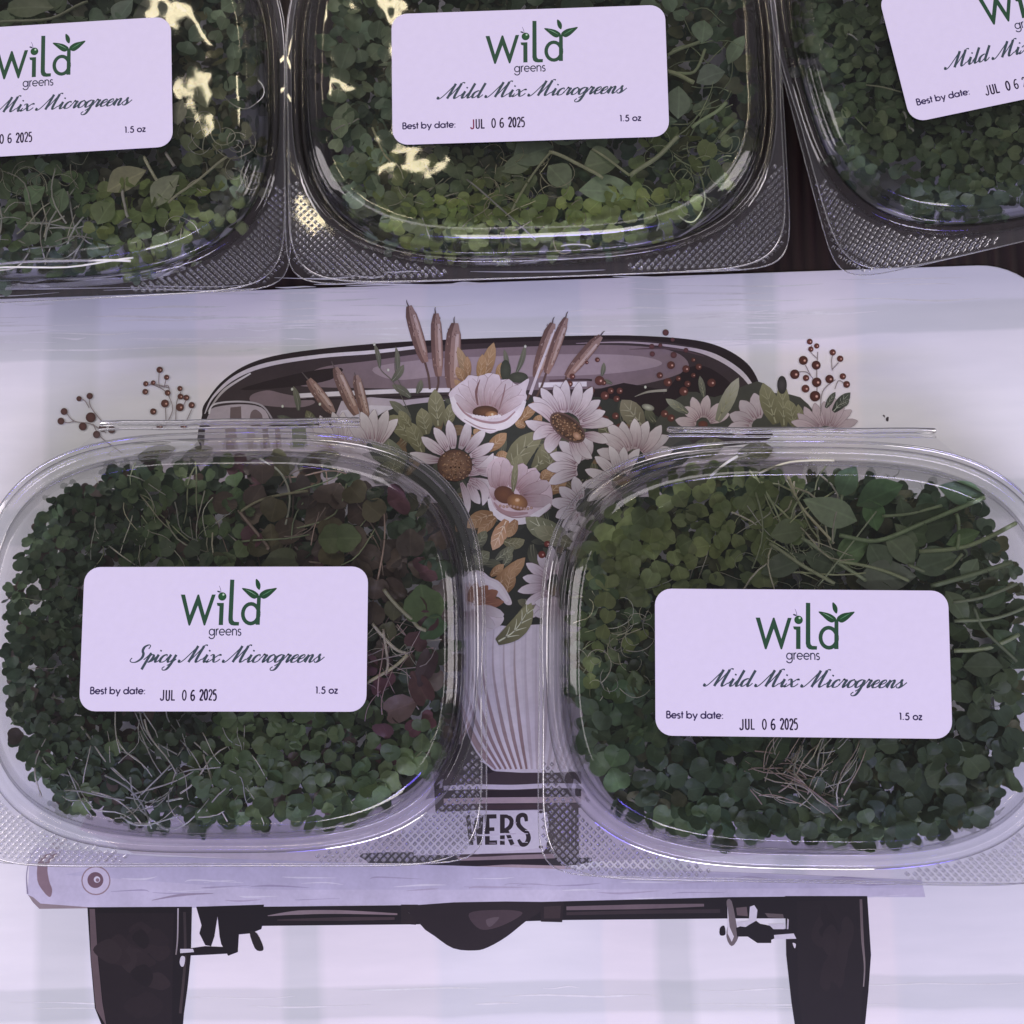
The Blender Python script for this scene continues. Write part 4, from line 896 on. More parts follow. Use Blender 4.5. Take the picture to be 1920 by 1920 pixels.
def liner_mesh(seed):
    """paper sheet lying in the tub, its corners folded up the walls"""
    rnd = random.Random(seed); V = []; F = []; m = 144
    wall = mmz([(40, 2.6), (24, 2.6), (14, 2.9), (11.6, 4.6), (10.2, 8), (9.0, 14), (8.2, 20), (7.6, 26), (7.3, 29.5), (8.2, 33.0)])
    def wp(s):
        s = max(0, min(len(wall) - 1.001, s)); i = int(s); f = s - i
        return wall[i][0] + (wall[i + 1][0] - wall[i][0]) * f, wall[i][1] + (wall[i + 1][1] - wall[i][1]) * f
    ph = [rnd.uniform(-0.05, 0.05) for _ in range(4)]; hh = [rnd.uniform(0.72, 0.95) for _ in range(4)]
    K = 10
    for q in range(K):
        for i in range(m):
            t = i / m * math.tau; up = 0
            for c_ in range(4):
                tc_ = R(45 + 90 * c_) - (0.10 if c_ % 2 == 0 else -0.10) + ph[c_]
                d = abs((t - tc_ + math.pi) % math.tau - math.pi); up = max(up, hh[c_] * max(0, 1 - d / 0.25))
            end = 3.4 + 5.5 * up + 0.25 * math.sin(9 * t + ph[0] * 20)
            ins, z = wp(end * q / (K - 1)); nn = NN
            r = rad(t, A - ins, Bh - ins, nn); w = 0.0003 * math.sin(t * 23 + q) * (q / K)
            V.append(((r + w) * math.cos(t), (r + w) * math.sin(t), z))
    for q in range(K - 1):
        for i in range(m): F.append((q * m + i, q * m + (i + 1) % m, (q + 1) * m + (i + 1) % m, (q + 1) * m + i))
    V.append((0, 0, 0.0026))
    for i in range(m): F.append(((i + 1) % m, i, len(V) - 1))
    return mesh('paper_liner', V, F, True, M_LINER)

def make_tub(loc, rz, label, liner_label, seed, group='hinged tubs of microgreens'):
    t = tag(empty('clear_tub', loc, rz), label, 'tub', group)
    base = link('base', ME_BASE, t); fl1 = link('base_flange', ME_FL1, t); link('flange_edge', ME_ED1, fl1)
    tag(link('embossed_diamonds', ME_D1, fl1), kind='stuff')
    lid = link('lid_panel', ME_PANEL, t); link('lid_rim', ME_RIM, t)
    fl0 = link('lid_flange', ME_FL0, t); link('flange_edge', ME_ED0, fl0); tag(link('embossed_diamonds', ME_D0, fl0), kind='stuff')
    hg = link('hinge', ME_HW, t); link('hinge_bar', ME_HB, hg); link('hinge_crease', ME_HB2, hg)
    ln = link('paper_liner', liner_mesh(seed)); ln.location = loc; ln.rotation_euler = (0, 0, rz)
    tag(ln, liner_label, 'paper liner', 'paper liners in the tubs')
    return t

# ------------------------------------------------------------------ leaves, stems and tendrils
def lobe_mesh(v):
    """one rounded seed leaf, base at the origin, one unit long along +x"""
    rnd = random.Random(100 + v); V = []; F = []
    n = 16; notch = rnd.uniform(0.08, 0.22); wd = rnd.uniform(0.46, 0.54); cup = rnd.uniform(-0.16, 0.22); fold = rnd.uniform(0.02, 0.22); asym = rnd.uniform(-0.12, 0.12)
    def outline(i):
        a = i / n * math.tau
        x = 0.52 + 0.50 * math.cos(a); y = wd * math.sin(a) * (1 + 0.16 * math.cos(a))
        if abs(math.sin(a)) < 0.5 and math.cos(a) > 0: x -= notch * (1 - abs(math.sin(a)) / 0.5)
        if math.cos(a) < -0.7: y *= 0.72
        return x, y + asym * x * x * 0.4
    def zf(x, y): return cup * (x - 0.4) ** 2 * 2 + fold * abs(y) * 1.2 + 0.04 * math.sin(x * 9 + v) * y
    V.append((0.5, 0, zf(0.5, 0)))
    for s in (0.55, 1.0):
        for i in range(n):
            x, y = outline(i); x = 0.5 + (x - 0.5) * s; y *= s; V.append((x, y, zf(x, y)))
    for i in range(n):
        j = (i + 1) % n; F.append((0, 1 + i, 1 + j)); F.append((1 + i, 1 + n + i, 1 + n + j, 1 + j))
    return mesh('lobe', V, F, True, M_LEAF)
def ovate_mesh(v):
    rnd = random.Random(300 + v); V = []; F = []; n = 9; wd = rnd.uniform(0.28, 0.36); cup = rnd.uniform(-0.1, 0.12); fold = rnd.uniform(0.05, 0.3)
    pr = [0.03, 0.45, 0.8, 0.98, 1.0, 0.9, 0.68, 0.38, 0.02]
    for i in range(n):
        x = i / (n - 1); w = wd * pr[i]; zc = cup * math.sin(x * 3.1) - 0.12 * x * x
        for s in (-1, -0.5, 0, 0.5, 1): V.append((x, s * w + 0.05 * math.sin(x * 3), zc + fold * abs(s) * w + 0.012 * math.sin(x * 14 + s * 3)))
    for i in range(n - 1):
        for s in range(4): F.append((i * 5 + s, i * 5 + s + 1, (i + 1) * 5 + s + 1, (i + 1) * 5 + s))
    return mesh('ovate', V, F, True, M_LEAF)
def stem_mesh(v, kind):
    rnd = random.Random(500 + v); b1 = rnd.uniform(-0.26, 0.26); b2 = rnd.uniform(-0.07, 0.07); n = 7
    if kind == 'tendril':
        n = 16; a1 = rnd.uniform(2.5, 6.0); P = []; x = y = 0; an = rnd.uniform(-.5, .5)
        for i in range(n):
            P.append((x, y, 0.04 * math.sin(i * 0.9))); an += a1 / n * (0.4 + 1.4 * i / n); x += math.cos(an) / n * 1.5; y += math.sin(an) / n * 1.5
        V, F = tube(P, [0.014 * (1 - 0.5 * i / n) for i in range(n)], 4)
    else:
        P = [(i / (n - 1), b1 * math.sin(math.pi * i / (n - 1)) + b2 * math.sin(2 * math.pi * i / (n - 1)), 0.05 * math.sin(math.pi * i / (n - 1))) for i in range(n)]
        V, F = tube(P, [0.0145 * (1 - 0.35 * i / n) for i in range(n)], 5)
    return mesh(kind, V, F, True, M_LEAF)
LOBES = [lobe_mesh(i) for i in range(8)]; OVATES = [ovate_mesh(i) for i in range(6)]
STEMS = [stem_mesh(i, 'stem') for i in range(8)]; TENDS = [stem_mesh(i, 'tendril') for i in range(8)]
ARR = {}
def arrays(me):
    if me.name not in ARR:
        co = np.empty(len(me.vertices) * 3, 'f'); me.vertices.foreach_get('co', co)
        ARR[me.name] = (co.reshape(-1, 3), [tuple(p.vertices) for p in me.polygons])
    return ARR[me.name]
def merge(name, items, parent):
    """many small leaves as one mesh: items = (mesh, matrix, colour)"""
    VV = []; FF = []; CC = []; o = 0
    for me, mx, col in items:
        co, fs = arrays(me); m3 = np.array(mx.to_3x3()); t = np.array(mx.translation)
        VV.append(co @ m3.T + t); FF += [tuple(i + o for i in f) for f in fs]; o += len(co)
        CC.append(np.tile(np.array([*col, 1.0]), (len(co), 1)))
    me = bpy.data.meshes.new(name); me.from_pydata(np.concatenate(VV).tolist(), [], FF); me.update()
    me.polygons.foreach_set('use_smooth', [True] * len(me.polygons))
    at = me.color_attributes.new('tint', 'FLOAT_COLOR', 'POINT'); at.data.foreach_set('color', np.concatenate(CC).ravel())
    me.materials.append(M_LEAFS)
    return tag(link(name, me, parent), kind='stuff')

GAIN = 3.3
def gcol(c, rnd, v=0.16):
    a = alb(c, 0.8 * GAIN); f = rnd.uniform(1 - v, 1 + v); h = rnd.uniform(-0.07, 0.07)
    a = (a[0] * f * (1 + h), a[1] * f, a[2] * f * (1 - h)); m = (a[0] + a[1] + a[2]) / 3
    return (m + (a[0] - m) * 0.78, m + (a[1] - m) * 0.78, (m + (a[2] - m) * 0.78) * 0.92)
def scol(c, rnd):
    a = gcol(c, rnd); m = sum(a) / 3; return tuple((m + (v - m) * 0.6) * 1.15 for v in a)
def in_poly(x, y, P):
    c_ = False; j = len(P) - 1
    for i in range(len(P)):
        if (P[i][1] > y) != (P[j][1] > y) and x < (P[j][0] - P[i][0]) * (y - P[i][1]) / (P[j][1] - P[i][1]) + P[i][0]: c_ = not c_
        j = i
    return c_
def fit(me, m, zmax=0.0404):
    co, _ = arrays(me); z = (co @ np.array(m.to_3x3()).T)[:, 2].max() + m.translation.z
    if z > zmax: m = Matrix.Translation((0, 0, zmax - z)) @ m
    return m
class Heap:
    ZT = 0.0375
    def __init__(s, tub, loc, rz, label, seed, inset=0.0057, nn=3.1, holes=()):
        s.rnd = random.Random(seed); s.inv = (Matrix.Translation(loc) @ Matrix.Rotation(rz, 4, 'Z')).inverted()
        s.e = tag(empty('microgreens', loc, rz), label, 'greens', 'heaps of microgreens in the tubs')
        s.leaf = []; s.stem = []; s.inset = inset; s.nn = nn; s.seed = seed; s.hl = []
        for px, py, pr in holes: q = s.local(px, py); s.hl.append((q.x, q.y, pr * 0.000176))
    def local(s, px, py, z=0.037):
        return s.inv @ to_world(px, py, z)
    def in_hole(s, x, y):
        return any((x - a) ** 2 + (y - b) ** 2 < c_ * c_ * s.rnd.uniform(.7, 1.1) for a, b, c_ in s.hl)
    def edge(s, x, y):
        th = math.atan2(y, x); r = rad(th, A - s.inset, Bh - s.inset, s.nn) * (1 + 0.03 * noise.noise(Vector((x * 60, y * 60, s.seed))))
        return 1 - math.hypot(x, y) / r                                  # > 0 inside
    def top(s, x, y):
        e = s.edge(x, y); return 0.0265 + 0.0115 * sstep(0, 0.12, e) + 0.0012 * noise.noise(Vector((x * 45, y * 45, 9 + s.seed)))
    def mx(s, x, y, z, az, pitch, roll, sc, sy=1.0):
        return Matrix.Translation((x, y, z)) @ Matrix.Rotation(az, 4, 'Z') @ Matrix.Rotation(pitch, 4, 'Y') @ Matrix.Rotation(roll, 4, 'X') @ Matrix.Diagonal((sc, sc * sy, sc, 1))
    def sample(s, poly, gap, used, tries=30):
        xs = [p[0] for p in poly]; ys = [p[1] for p in poly]
        for _ in range(tries):
            px, py = s.rnd.uniform(min(xs), max(xs)), s.rnd.uniform(min(ys), max(ys))
            if not in_poly(px, py, poly): continue
            q = s.local(px, py)
            if s.edge(q.x, q.y) < 0.0 or s.in_hole(q.x, q.y): continue
            if any((px - u[0]) ** 2 + (py - u[1]) ** 2 < gap * gap for u in used): continue
            used.append((px, py)); return q
        return None
    def sprouts(s, poly, n, size, cols, gap=16, tilt=28, depth=0.004, stemc=None, stemp=0.25, big=0.0, lone=0.15):
        """pairs of seed leaves; size = length of one lobe in photo pixels"""
        r = s.rnd; used = []; k = 0.000176
        for _ in range(n):
            q = s.sample(poly, gap, used)
            if q is None: continue
            z = s.top(q.x, q.y) - abs(r.gauss(0, depth)); sz = size * 1.02 * k * r.uniform(0.75, 1.2)
            z = min(z, 0.0398 - sz * 0.35)
            az = r.uniform(0, math.tau); lean = r.gauss(0, R(tilt * 0.6)); col = gcol(r.choice(cols), r)
            e = s.edge(q.x, q.y)
            if e < 0.10: lean += R(18)
            base = s.mx(q.x, q.y, z, az, lean, r.gauss(0, R(tilt * 0.5)), 1.0)
            for sg in ((0,) if r.random() < lone else (0, 1)):
                m = base @ Matrix.Rotation(math.pi * sg + r.gauss(0, 0.28), 4, 'Z') @ Matrix.Rotation(R(r.uniform(-26, 14)), 4, 'Y') @ Matrix.Diagonal((sz * r.uniform(.85, 1.1), sz * r.uniform(.85, 1.1), sz, 1))
                if s.edge(*(m @ Vector((0.9, 0, 0))).xy) < -0.005: continue
                me_ = r.choice(LOBES); s.leaf.append((z + sz * 0.6, me_, fit(me_, m), col, 'leaf'))
            if stemc and r.random() < stemp:
                L = sz * r.uniform(2.2, 4.5); m = s.mx(q.x, q.y, z - 0.0006, r.uniform(0, math.tau), R(r.uniform(5, 30)), 0, L, 0.6)
                if min(s.edge(*(m @ Vector((t, 0, 0))).xy) for t in (0, 1)) > 0.01:
                    me_ = r.choice(STEMS); s.stem.append((z, me_, fit(me_, m), scol(r.choice(stemc), r), 'stem'))
    def stems(s, poly, n, length, cols, ang=None, spread=25, wd=1.0, kind='stem', gap=5, dz=0.0, pitch=8):
        r = s.rnd; used = []; k = 0.000176
        for _ in range(n):
            q = s.sample(poly, gap, used)
            if q is None: continue
            L = length * k * r.uniform(0.6, 1.25); az = R(ang + r.gauss(0, spread)) if ang is not None else r.uniform(0, math.tau)
            z = s.top(q.x, q.y) - abs(r.gauss(0, 0.0025)) + dz
            z = min(z, 0.0396)
            m = s.mx(q.x - math.cos(az) * L / 2, q.y - math.sin(az) * L / 2, z, az, R(r.gauss(0, pitch)), r.uniform(-0.6, 0.6), L)
            m = m @ Matrix.Diagonal((1, 1, 1, 1))
            lib = TENDS if kind == 'tendril' else STEMS
            m = m @ Matrix.Diagonal((1, 1, 1, 1))
            if min(s.edge(*(m @ Vector((t, 0, 0))).xy) for t in (0, 0.5, 1)) < 0.01: continue
            me_ = r.choice(lib); s.stem.append((z + 0.001, me_, fit(me_, m), scol(r.choice(cols), r), kind))
    def one_leaf(s, px, py, length, wid, ang, col, kind='pea_leaf', z=0.0385, pitch=6, roll=0):
        q = s.local(px, py); k = 0.000176; L = length * k; az = R(ang)
        m = s.mx(q.x - math.cos(az) * L / 2, q.y - math.sin(az) * L / 2, z, az, R(-pitch), R(roll), L, wid / length / (0.64 if kind == 'pea_leaf' else 1.0))
        me_ = s.rnd.choice(OVATES if kind == 'pea_leaf' else LOBES); s.leaf.append((0.05, me_, fit(me_, m), gcol(col, s.rnd, 0.04), kind))
    def one_stem(s, P, w, col, z=0.0385, name='stem'):
        Q = catmull(P, 5) if len(P) > 2 else [Vector((P[0][0] + (P[1][0] - P[0][0]) * i / 5, P[0][1] + (P[1][1] - P[0][1]) * i / 5)) for i in range(6)]
        pts = []
        for i, p in enumerate(Q):
            q = s.local(p.x, p.y); pts.append((q.x, q.y, min(0.0400, z + 0.0006 * math.sin(i * 0.9))))
        V, F = tube(pts, w * 0.000176 / 2, 6); o = link(name, mesh(name, V, F, True, M_LEAF), s.e); o.color = (*scol(col, s.rnd), 1); s.ns = getattr(s, 'ns', 0) + 1
    def build(s, bed, nbed=2300):
        r = s.rnd; items = []
        # the packed mass under the top layer
        for _ in range(nbed):
            for _t in range(20):
                x, y = r.uniform(-A, A), r.uniform(-Bh, Bh); e = s.edge(x, y)
                if e > 0.02 and not s.in_hole(x, y): break
            zt = s.top(x, y); z = r.uniform(0.006, max(0.008, zt - 0.005)) if r.random() < .45 else zt - r.uniform(0.004, 0.010)
            sz = r.uniform(0.0036, 0.0068)
            if e < 0.03 + max(0, 0.034 - z) * 2.4: continue
            m = s.mx(x, y, z, r.uniform(0, math.tau), r.gauss(0, 0.4), r.gauss(0, 0.4), sz)
            items.append((r.choice(LOBES), m, gcol(r.choice(bed), r)))
        for lst in (s.leaf, s.stem):
            lst.sort(key=lambda t: -t[0]); cnt = {}
            ks = [t for t in lst]
            for t in ks:
                nm = t[4]; cnt[nm] = cnt.get(nm, 0) + 1
                if cnt[nm] > 280: items.append((t[1], t[2], t[3])); continue
                o = link(nm, t[1], s.e); o.matrix_local = t[2]; o.color = (*t[3], 1)
        merge('packed_small_leaves', items, s.e)

# ------------------------------------------------------------------ the five tubs
ZB = 0.0002
def place(px, py, zlevel=0.036):
    p = to_world(px, py, zlevel); return Vector((p.x, p.y, ZB))
def label_at(tub, loc, rz, px, py, ang, *a, **k):
    q = (Matrix.Translation(loc) @ Matrix.Rotation(rz, 4, 'Z')).inverted() @ to_world(px, py, 0.0424)
    return make_label(tub, a[0], q.x, q.y, 0.0424, R(ang) - rz, *a[1:], **k)

# colours read off the photograph
DG = (52, 66, 54); DG2 = (44, 58, 50); MG = (66, 82, 58); MG2 = (76, 92, 64); OL = (100, 112, 68); OL2 = (90, 100, 64); YG = (116, 126, 72)
GG = (100, 112, 98); GG2 = (84, 98, 86); BR = (78, 64, 62); BR2 = (64, 52, 54); PU = (76, 46, 62); PU2 = (92, 54, 74); TAN = (172, 162, 152); TAN2 = (150, 140, 128); PK = (158, 118, 128); GS = (120, 130, 92); GS2 = (104, 116, 82)

# front left: spicy mix
l1, r1 = place(420, 1203), R(0.4)
t1 = make_tub(l1, r1, 'clear hinged tub with a Spicy Mix label, front left on the placemat', 'white paper liner showing at the corners of the front left Spicy Mix tub', 11)
label_at(t1, l1, r1, 420.5, 1197.5, 0.0, 'spicy', 282, 463, red=False)
h = Heap(t1, l1, r1, 'dark green and purple microgreens packed in the front left Spicy Mix tub', 21, holes=((778, 1492, 48), (50, 925, 34), (790, 1400, 26), (700, 905, 16)))
def box(x0, y0, x1, y1): return [(x0, y0), (x1, y0), (x1, y1), (x0, y1)]
h.sprouts([(-50, 1040), (30, 900), (100, 850), (170, 830), (270, 850), (240, 1010), (160, 1070), (150, 1340), (230, 1360), (180, 1480), (60, 1550), (-50, 1500)], 260, 24, [DG, DG2, DG, (58, 74, 58)], 17, 34, stemc=[TAN2, GS2], stemp=0.08)
h.sprouts(box(230, 840, 460, 1080), 80, 30, [MG, DG, (70, 84, 62), MG], 22, 30, stemc=[GS2, TAN2], stemp=0.2)
h.sprouts([(430, 850), (760, 880), (850, 1000), (850, 1160), (690, 1170), (680, 1070), (430, 1070)], 60, 54, [BR, BR2, (80, 74, 60), (72, 70, 56), BR, BR2, PU], 46, 26, stemc=[PK, (110, 84, 80)], stemp=0.4, depth=0.003)
h.sprouts([(690, 1160), (850, 1160), (850, 1400), (700, 1400)], 12, 44, [PU, PU2, (60, 40, 50), BR2], 40, 40, depth=0.006)
h.sprouts([(400, 1340), (720, 1340), (830, 1380), (800, 1540), (500, 1590), (380, 1560)], 170, 33, [MG, MG2, (60, 78, 52), MG], 22, 26, stemc=[GS], stemp=0.15)
h.sprouts([(100, 1400), (400, 1350), (400, 1580), (200, 1570), (80, 1520)], 40, 28, [DG, MG, DG2], 26, 34, depth=0.005)
SC = [TAN, (180, 170, 160), (160, 152, 138)]
h.stems([(90, 1430), (260, 1400), (300, 1560), (120, 1560)], 20, 105, SC, -38, 13, dz=0.0012); h.stems([(240, 1470), (430, 1400), (440, 1500), (260, 1550)], 18, 110, SC, 22, 14, dz=0.0013)
h.stems([(220, 1350), (420, 1340), (420, 1500), (260, 1480)], 18, 105, SC, -62, 14, dz=0.0012); h.stems([(60, 1380), (260, 1380), (250, 1560), (90, 1560)], 8, 90, SC, 78, 16, dz=0.0012)
h.stems(box(160, 900, 430, 1060), 30, 90, [TAN2, GS, (140, 134, 112)], -75, 26)
h.stems(box(470, 880, 720, 1050), 16, 130, [(140, 104, 104), (120, 96, 90), GS2], 10, 50)
h.stems([(690, 1160), (790, 1160), (790, 1340), (690, 1340)], 26, 80, [(168, 112, 140), (150, 96, 116), PK, TAN2], 65, 45, dz=0.001)
h.stems(box(440, 1380, 500, 1540), 8, 70, [TAN], -65, 14, dz=0.001)
h.one_leaf(796, 1132, 74, 76, -80, (66, 84, 58), 'leaf', 0.0392, 2); h.one_leaf(812, 1178, 60, 40, 40, (48, 70, 50), 'leaf', 0.0375, 4)
h.one_stem([(722, 1106), (745, 1135), (772, 1160), (786, 1176), (800, 1182)], 7, (140, 152, 110), 0.0395)
h.one_leaf(655, 1010, 50, 56, 180, (78, 88, 60), 'leaf', 0.0390); h.one_leaf(622, 1012, 50, 52, 0, (74, 86, 58), 'leaf', 0.0390)
h.one_leaf(528, 1060, 80, 60, 10, (70, 74, 60), 'leaf', 0.038); h.one_leaf(790, 1290, 74, 42, -60, (74, 46, 54), 'leaf', 0.039); h.one_leaf(752, 1326, 70, 46, 200, (86, 66, 72), 'leaf', 0.038)
h.one_leaf(800, 1250, 80, 34, 70, (58, 38, 50), 'leaf', 0.0388)
h.one_stem([(490, 862), (525, 885), (545, 925), (538, 985)], 4, (150, 134, 118)); h.one_stem([(450, 958), (500, 1020), (505, 1030)], 6, (140, 104, 100)); h.one_stem([(452, 962), (500, 935), (580, 922)], 5, (130, 134, 96))
h.one_stem([(700, 1170), (740, 1215), (765, 1225)], 6, (184, 132, 170)); h.one_stem([(720, 1180), (728, 1240), (725, 1265)], 5, (150, 116, 122)); h.one_stem([(690, 1280), (740, 1250), (765, 1228)], 6, (150, 130, 116))
h.build([DG2, DG, BR2, (40, 48, 40)])

# front right: mild mix
l2, r2 = place(1510, 1226), R(-0.6)
t2 = make_tub(l2, r2, 'clear hinged tub with a Mild Mix label, front right on the placemat', 'white paper liner showing at the corners of the front right Mild Mix tub', 12)
label_at(t2, l2, r2, 1503.5, 1243, -0.5, 'mild', 284, 477)
h = Heap(t2, l2, r2, 'green microgreens with pea shoots in the front right Mild Mix tub on the placemat', 22, holes=((1128, 1478, 46), (1190, 1535, 28), (1885, 950, 52), (1870, 1320, 24), (1830, 890, 30)))
h.sprouts([(1110, 930), (1240, 860), (1480, 860), (1500, 960), (1420, 1080), (1230, 1110), (1090, 1110), (1080, 1000)], 170, 37, [(90, 100, 66), OL2, (82, 92, 62), (86, 96, 64), (74, 84, 58)], 26, 22, stemc=[GS, TAN2], stemp=0.25, depth=0.003)
h.sprouts([(1080, 1100), (1230, 1100), (1230, 1290), (1080, 1290)], 36, 34, [OL2, GG2, (74, 84, 62), MG], 28, 34, stemc=[GS], stemp=0.5)
h.sprouts([(1080, 1270), (1240, 1290), (1240, 1370), (1460, 1380), (1440, 1540), (1300, 1570), (1180, 1500), (1080, 1400)], 130, 44, [(50, 68, 50), DG, (44, 62, 46), (58, 78, 52)], 30, 30, depth=0.0035, stemc=[GS2], stemp=0.12)
h.sprouts([(1560, 1380), (1780, 1380), (1780, 1260), (1900, 1250), (1910, 1440), (1800, 1540), (1560, 1580), (1440, 1560)], 170, 39, [DG, (56, 70, 54), (50, 64, 50), (62, 76, 56)], 27, 28, depth=0.0035, stemc=[GS2], stemp=0.1)
h.sprouts(box(1100, 1510, 1880, 1610), 90, 34, [DG, MG, DG2], 28, 26, depth=0.003)
h.stems(box(1440, 1385, 1600, 1480), 38, 90, [(150, 130, 112), TAN2, (140, 112, 104)], 66, 14, dz=0.0012); h.stems(box(1420, 1430, 1540, 1510), 26, 90, [(150, 122, 112), (136, 104, 98)], -25, 9, dz=0.0014)
h.stems(box(1400, 880, 1560, 1090), 34, 120, [TAN2, (150, 146, 118), GS], -60, 40, dz=0.001)
h.stems([(1420, 980), (1560, 980), (1600, 1090), (1430, 1095)], 26, 60, [(120, 126, 110), GS2], None, kind='tendril', dz=0.001)
h.stems(box(1090, 1110, 1220, 1320), 26, 62, [(140, 142, 110), TAN2], None, kind='tendril', dz=0.001)
h.stems(box(1780, 960, 1900, 1300), 30, 66, [(60, 74, 56), (54, 66, 52)], None, kind='tendril', dz=-0.001)
h.stems([(1660, 870), (1800, 870), (1860, 960), (1700, 960)], 26, 44, [(44, 54, 44), (50, 62, 48)], None, kind='tendril', dz=-0.001)
h.sprouts(box(1500, 900, 1880, 1130), 16, 40, [(54, 70, 54), (64, 78, 58)], 50, 30, depth=0.010); h.sprouts(box(1780, 1130, 1900, 1290), 12, 40, [DG, (60, 74, 56)], 40, 36, depth=0.005)
for a in ((1556, 957, 104, 62, 158, GG), (1588, 905, 64, 44, 60, (60, 80, 62)), (1650, 928, 96, 56, 25, (56, 80, 54)), (1634, 966, 60, 44, -75, (66, 92, 58)), (1693, 965, 60, 30, -80, (66, 82, 68)), (1800, 922, 84, 44, 170, (60, 80, 64)), (1740, 985, 116, 74, 10, (50, 66, 48)), (1598, 1036, 70, 50, 25, (84, 104, 70)), (1645, 1048, 64, 50, -60, (80, 94, 80)), (1686, 1034, 74, 54, -45, (84, 96, 82)), (1700, 1010, 70, 30, -52, (78, 92, 76)), (1660, 1086, 110, 60, 5, (78, 86, 84)), (1752, 1056, 80, 60, 20, (70, 84, 70)), (1806, 1010, 70, 34, 20, (66, 86, 56)), (1818, 1070, 50, 36, 60, (88, 100, 86)), (1790, 1140, 70, 40, -60, (74, 88, 74)), (1880, 1205, 60, 40, -50, (56, 76, 56)), (1865, 1120, 60, 40, 40, (54, 70, 52)), (1840, 1250, 70, 46, 0, (64, 78, 66)), (1476, 1000, 66, 46, 10, (82, 92, 74)), (1470, 1060, 90, 50, 20, (70, 80, 70)), (1545, 1055, 80, 44, -20, (64, 76, 62))):
    h.one_leaf(*a, pitch=h.rnd.uniform(-2, 8), roll=h.rnd.uniform(-12, 12), z=0.0380 + h.rnd.uniform(-0.001, 0.001))
for P, w, c_ in (([(1570, 1005), (1640, 1015), (1720, 985), (1840, 935)], 8, (104, 124, 78)), ([(1720, 1035), (1810, 1025), (1900, 982)], 8, (110, 130, 84)), ([(1740, 1100), (1830, 1075), (1890, 1055)], 9, (88, 106, 76)), ([(1790, 965), (1795, 1000), (1790, 1030)], 7, (104, 124, 80)), ([(1650, 970), (1700, 965), (1760, 950)], 6, (96, 114, 76)), ([(1500, 1010), (1560, 1050), (1620, 1090)], 7, (112, 122, 90)), ([(1440, 1020), (1500, 1060), (1560, 1095)], 7, (116, 124, 92)), ([(1560, 1052), (1640, 1066), (1700, 1090)], 6, (110, 122, 88)), ([(1700, 1060), (1740, 1074), (1780, 1062), (1800, 1040)], 6, (96, 112, 78)), ([(1782, 1130), (1840, 1120), (1900, 1095)], 6, (98, 112, 88)), ([(1785, 1165), (1860, 1160), (1915, 1140)], 6, (104, 116, 90)), ([(1785, 1220), (1850, 1215), (1905, 1190)], 8, (110, 124, 92)), ([(1820, 1140), (1840, 1180), (1900, 1240)], 6, (80, 96, 70)), ([(1475, 895), (1500, 950), (1560, 1020)], 5, (136, 136, 108)), ([(1555, 1020), (1565, 980), (1575, 930)], 6, (100, 116, 84)), ([(1530, 1100), (1640, 960)], 3, (120, 128, 104)), ([(1330, 895), (1360, 870), (1380, 858)], 5, (160, 156, 132)), ([(1420, 890), (1480, 868), (1560, 866)], 4, (140, 138, 112))):
    h.one_stem(P, w, c_, 0.0390 + h.rnd.uniform(-0.0006, 0.0006), 'stem')
h.build([DG2, DG, (58, 60, 44), (44, 54, 42)])

# back middle: mild mix
l3, r3 = place(997, 134), R(1.4)
t3 = make_tub(l3, r3, 'clear hinged tub with a Mild Mix label, middle of the back row', 'white paper liner showing at the right side of the middle back tub', 13)
label_at(t3, l3, r3, 992, 141, 1.1, 'mild', 283, 448, red=True)
h = Heap(t3, l3, r3, 'yellow green microgreens and pea shoots in the middle back tub', 23, holes=((1378, 30, 40), (1345, 395, 44)))
h.sprouts([(620, -40), (740, -40), (740, 280), (700, 430), (640, 330)], 56, 36, [GG2, GG, (80, 92, 76)], 26, 26)
h.sprouts([(640, 300), (980, 280), (1000, 460), (800, 460), (680, 420)], 60, 32, [OL2, (84, 94, 72), (76, 86, 66)], 24, 26, stemc=[GS], stemp=0.2)
h.sprouts([(700, 380), (1300, 370), (1260, 450), (1000, 475), (760, 455)], 110, 32, [OL, YG, (98, 106, 70), OL], 20, 20, depth=0.0025)
h.sprouts([(1200, 250), (1380, 200), (1380, 380), (1200, 380)], 20, 34, [OL2, MG, (80, 88, 66)], 34, 30, depth=0.006)
h.sprouts([(700, -40), (1380, -40), (1380, 240), (1250, 260), (740, 260)], 50, 40, [GG2, DG, (70, 80, 66)], 34, 30, depth=0.006)
h.stems(box(880, 270, 1060, 430), 40, 70, [(140, 124, 100), (128, 118, 92)], None, kind='tendril', dz=0.0008); h.stems(box(1200, 260, 1370, 420), 26, 70, [(120, 128, 88), GS], None, kind='tendril', dz=0.0008)
h.stems(box(1250, 20, 1390, 300), 22, 90, [GS2, (110, 122, 88)], 40, 40, wd=1.4, dz=0.0008); h.stems(box(740, 270, 1000, 420), 16, 90, [(140, 138, 108)], -30, 50)
for a in ((1000, 290, 84, 58, 20, GG), (1048, 335, 60, 44, -50, GG), (1140, 358, 110, 58, 0, (112, 124, 108)), (1128, 310, 70, 60, 10, (92, 104, 90)), (1318, 62, 50, 44, 80, GG), (1332, 148, 60, 46, 20, (108, 116, 112)), (1272, 195, 66, 44, 85, (104, 114, 104)), (1342, 330, 70, 24, -75, (70, 86, 62)), (1380, 95, 70, 30, 60, GG2), (1240, 235, 60, 30, 10, GG2), (650, 110, 60, 50, 70, GG2), (650, 220, 60, 46, 90, GG), (970, 310, 70, 40, 200, (96, 106, 90)), (1060, 262, 60, 30, 0, GG)):
    h.one_leaf(*a, pitch=h.rnd.uniform(-2, 8), roll=h.rnd.uniform(-10, 10), z=0.0382)
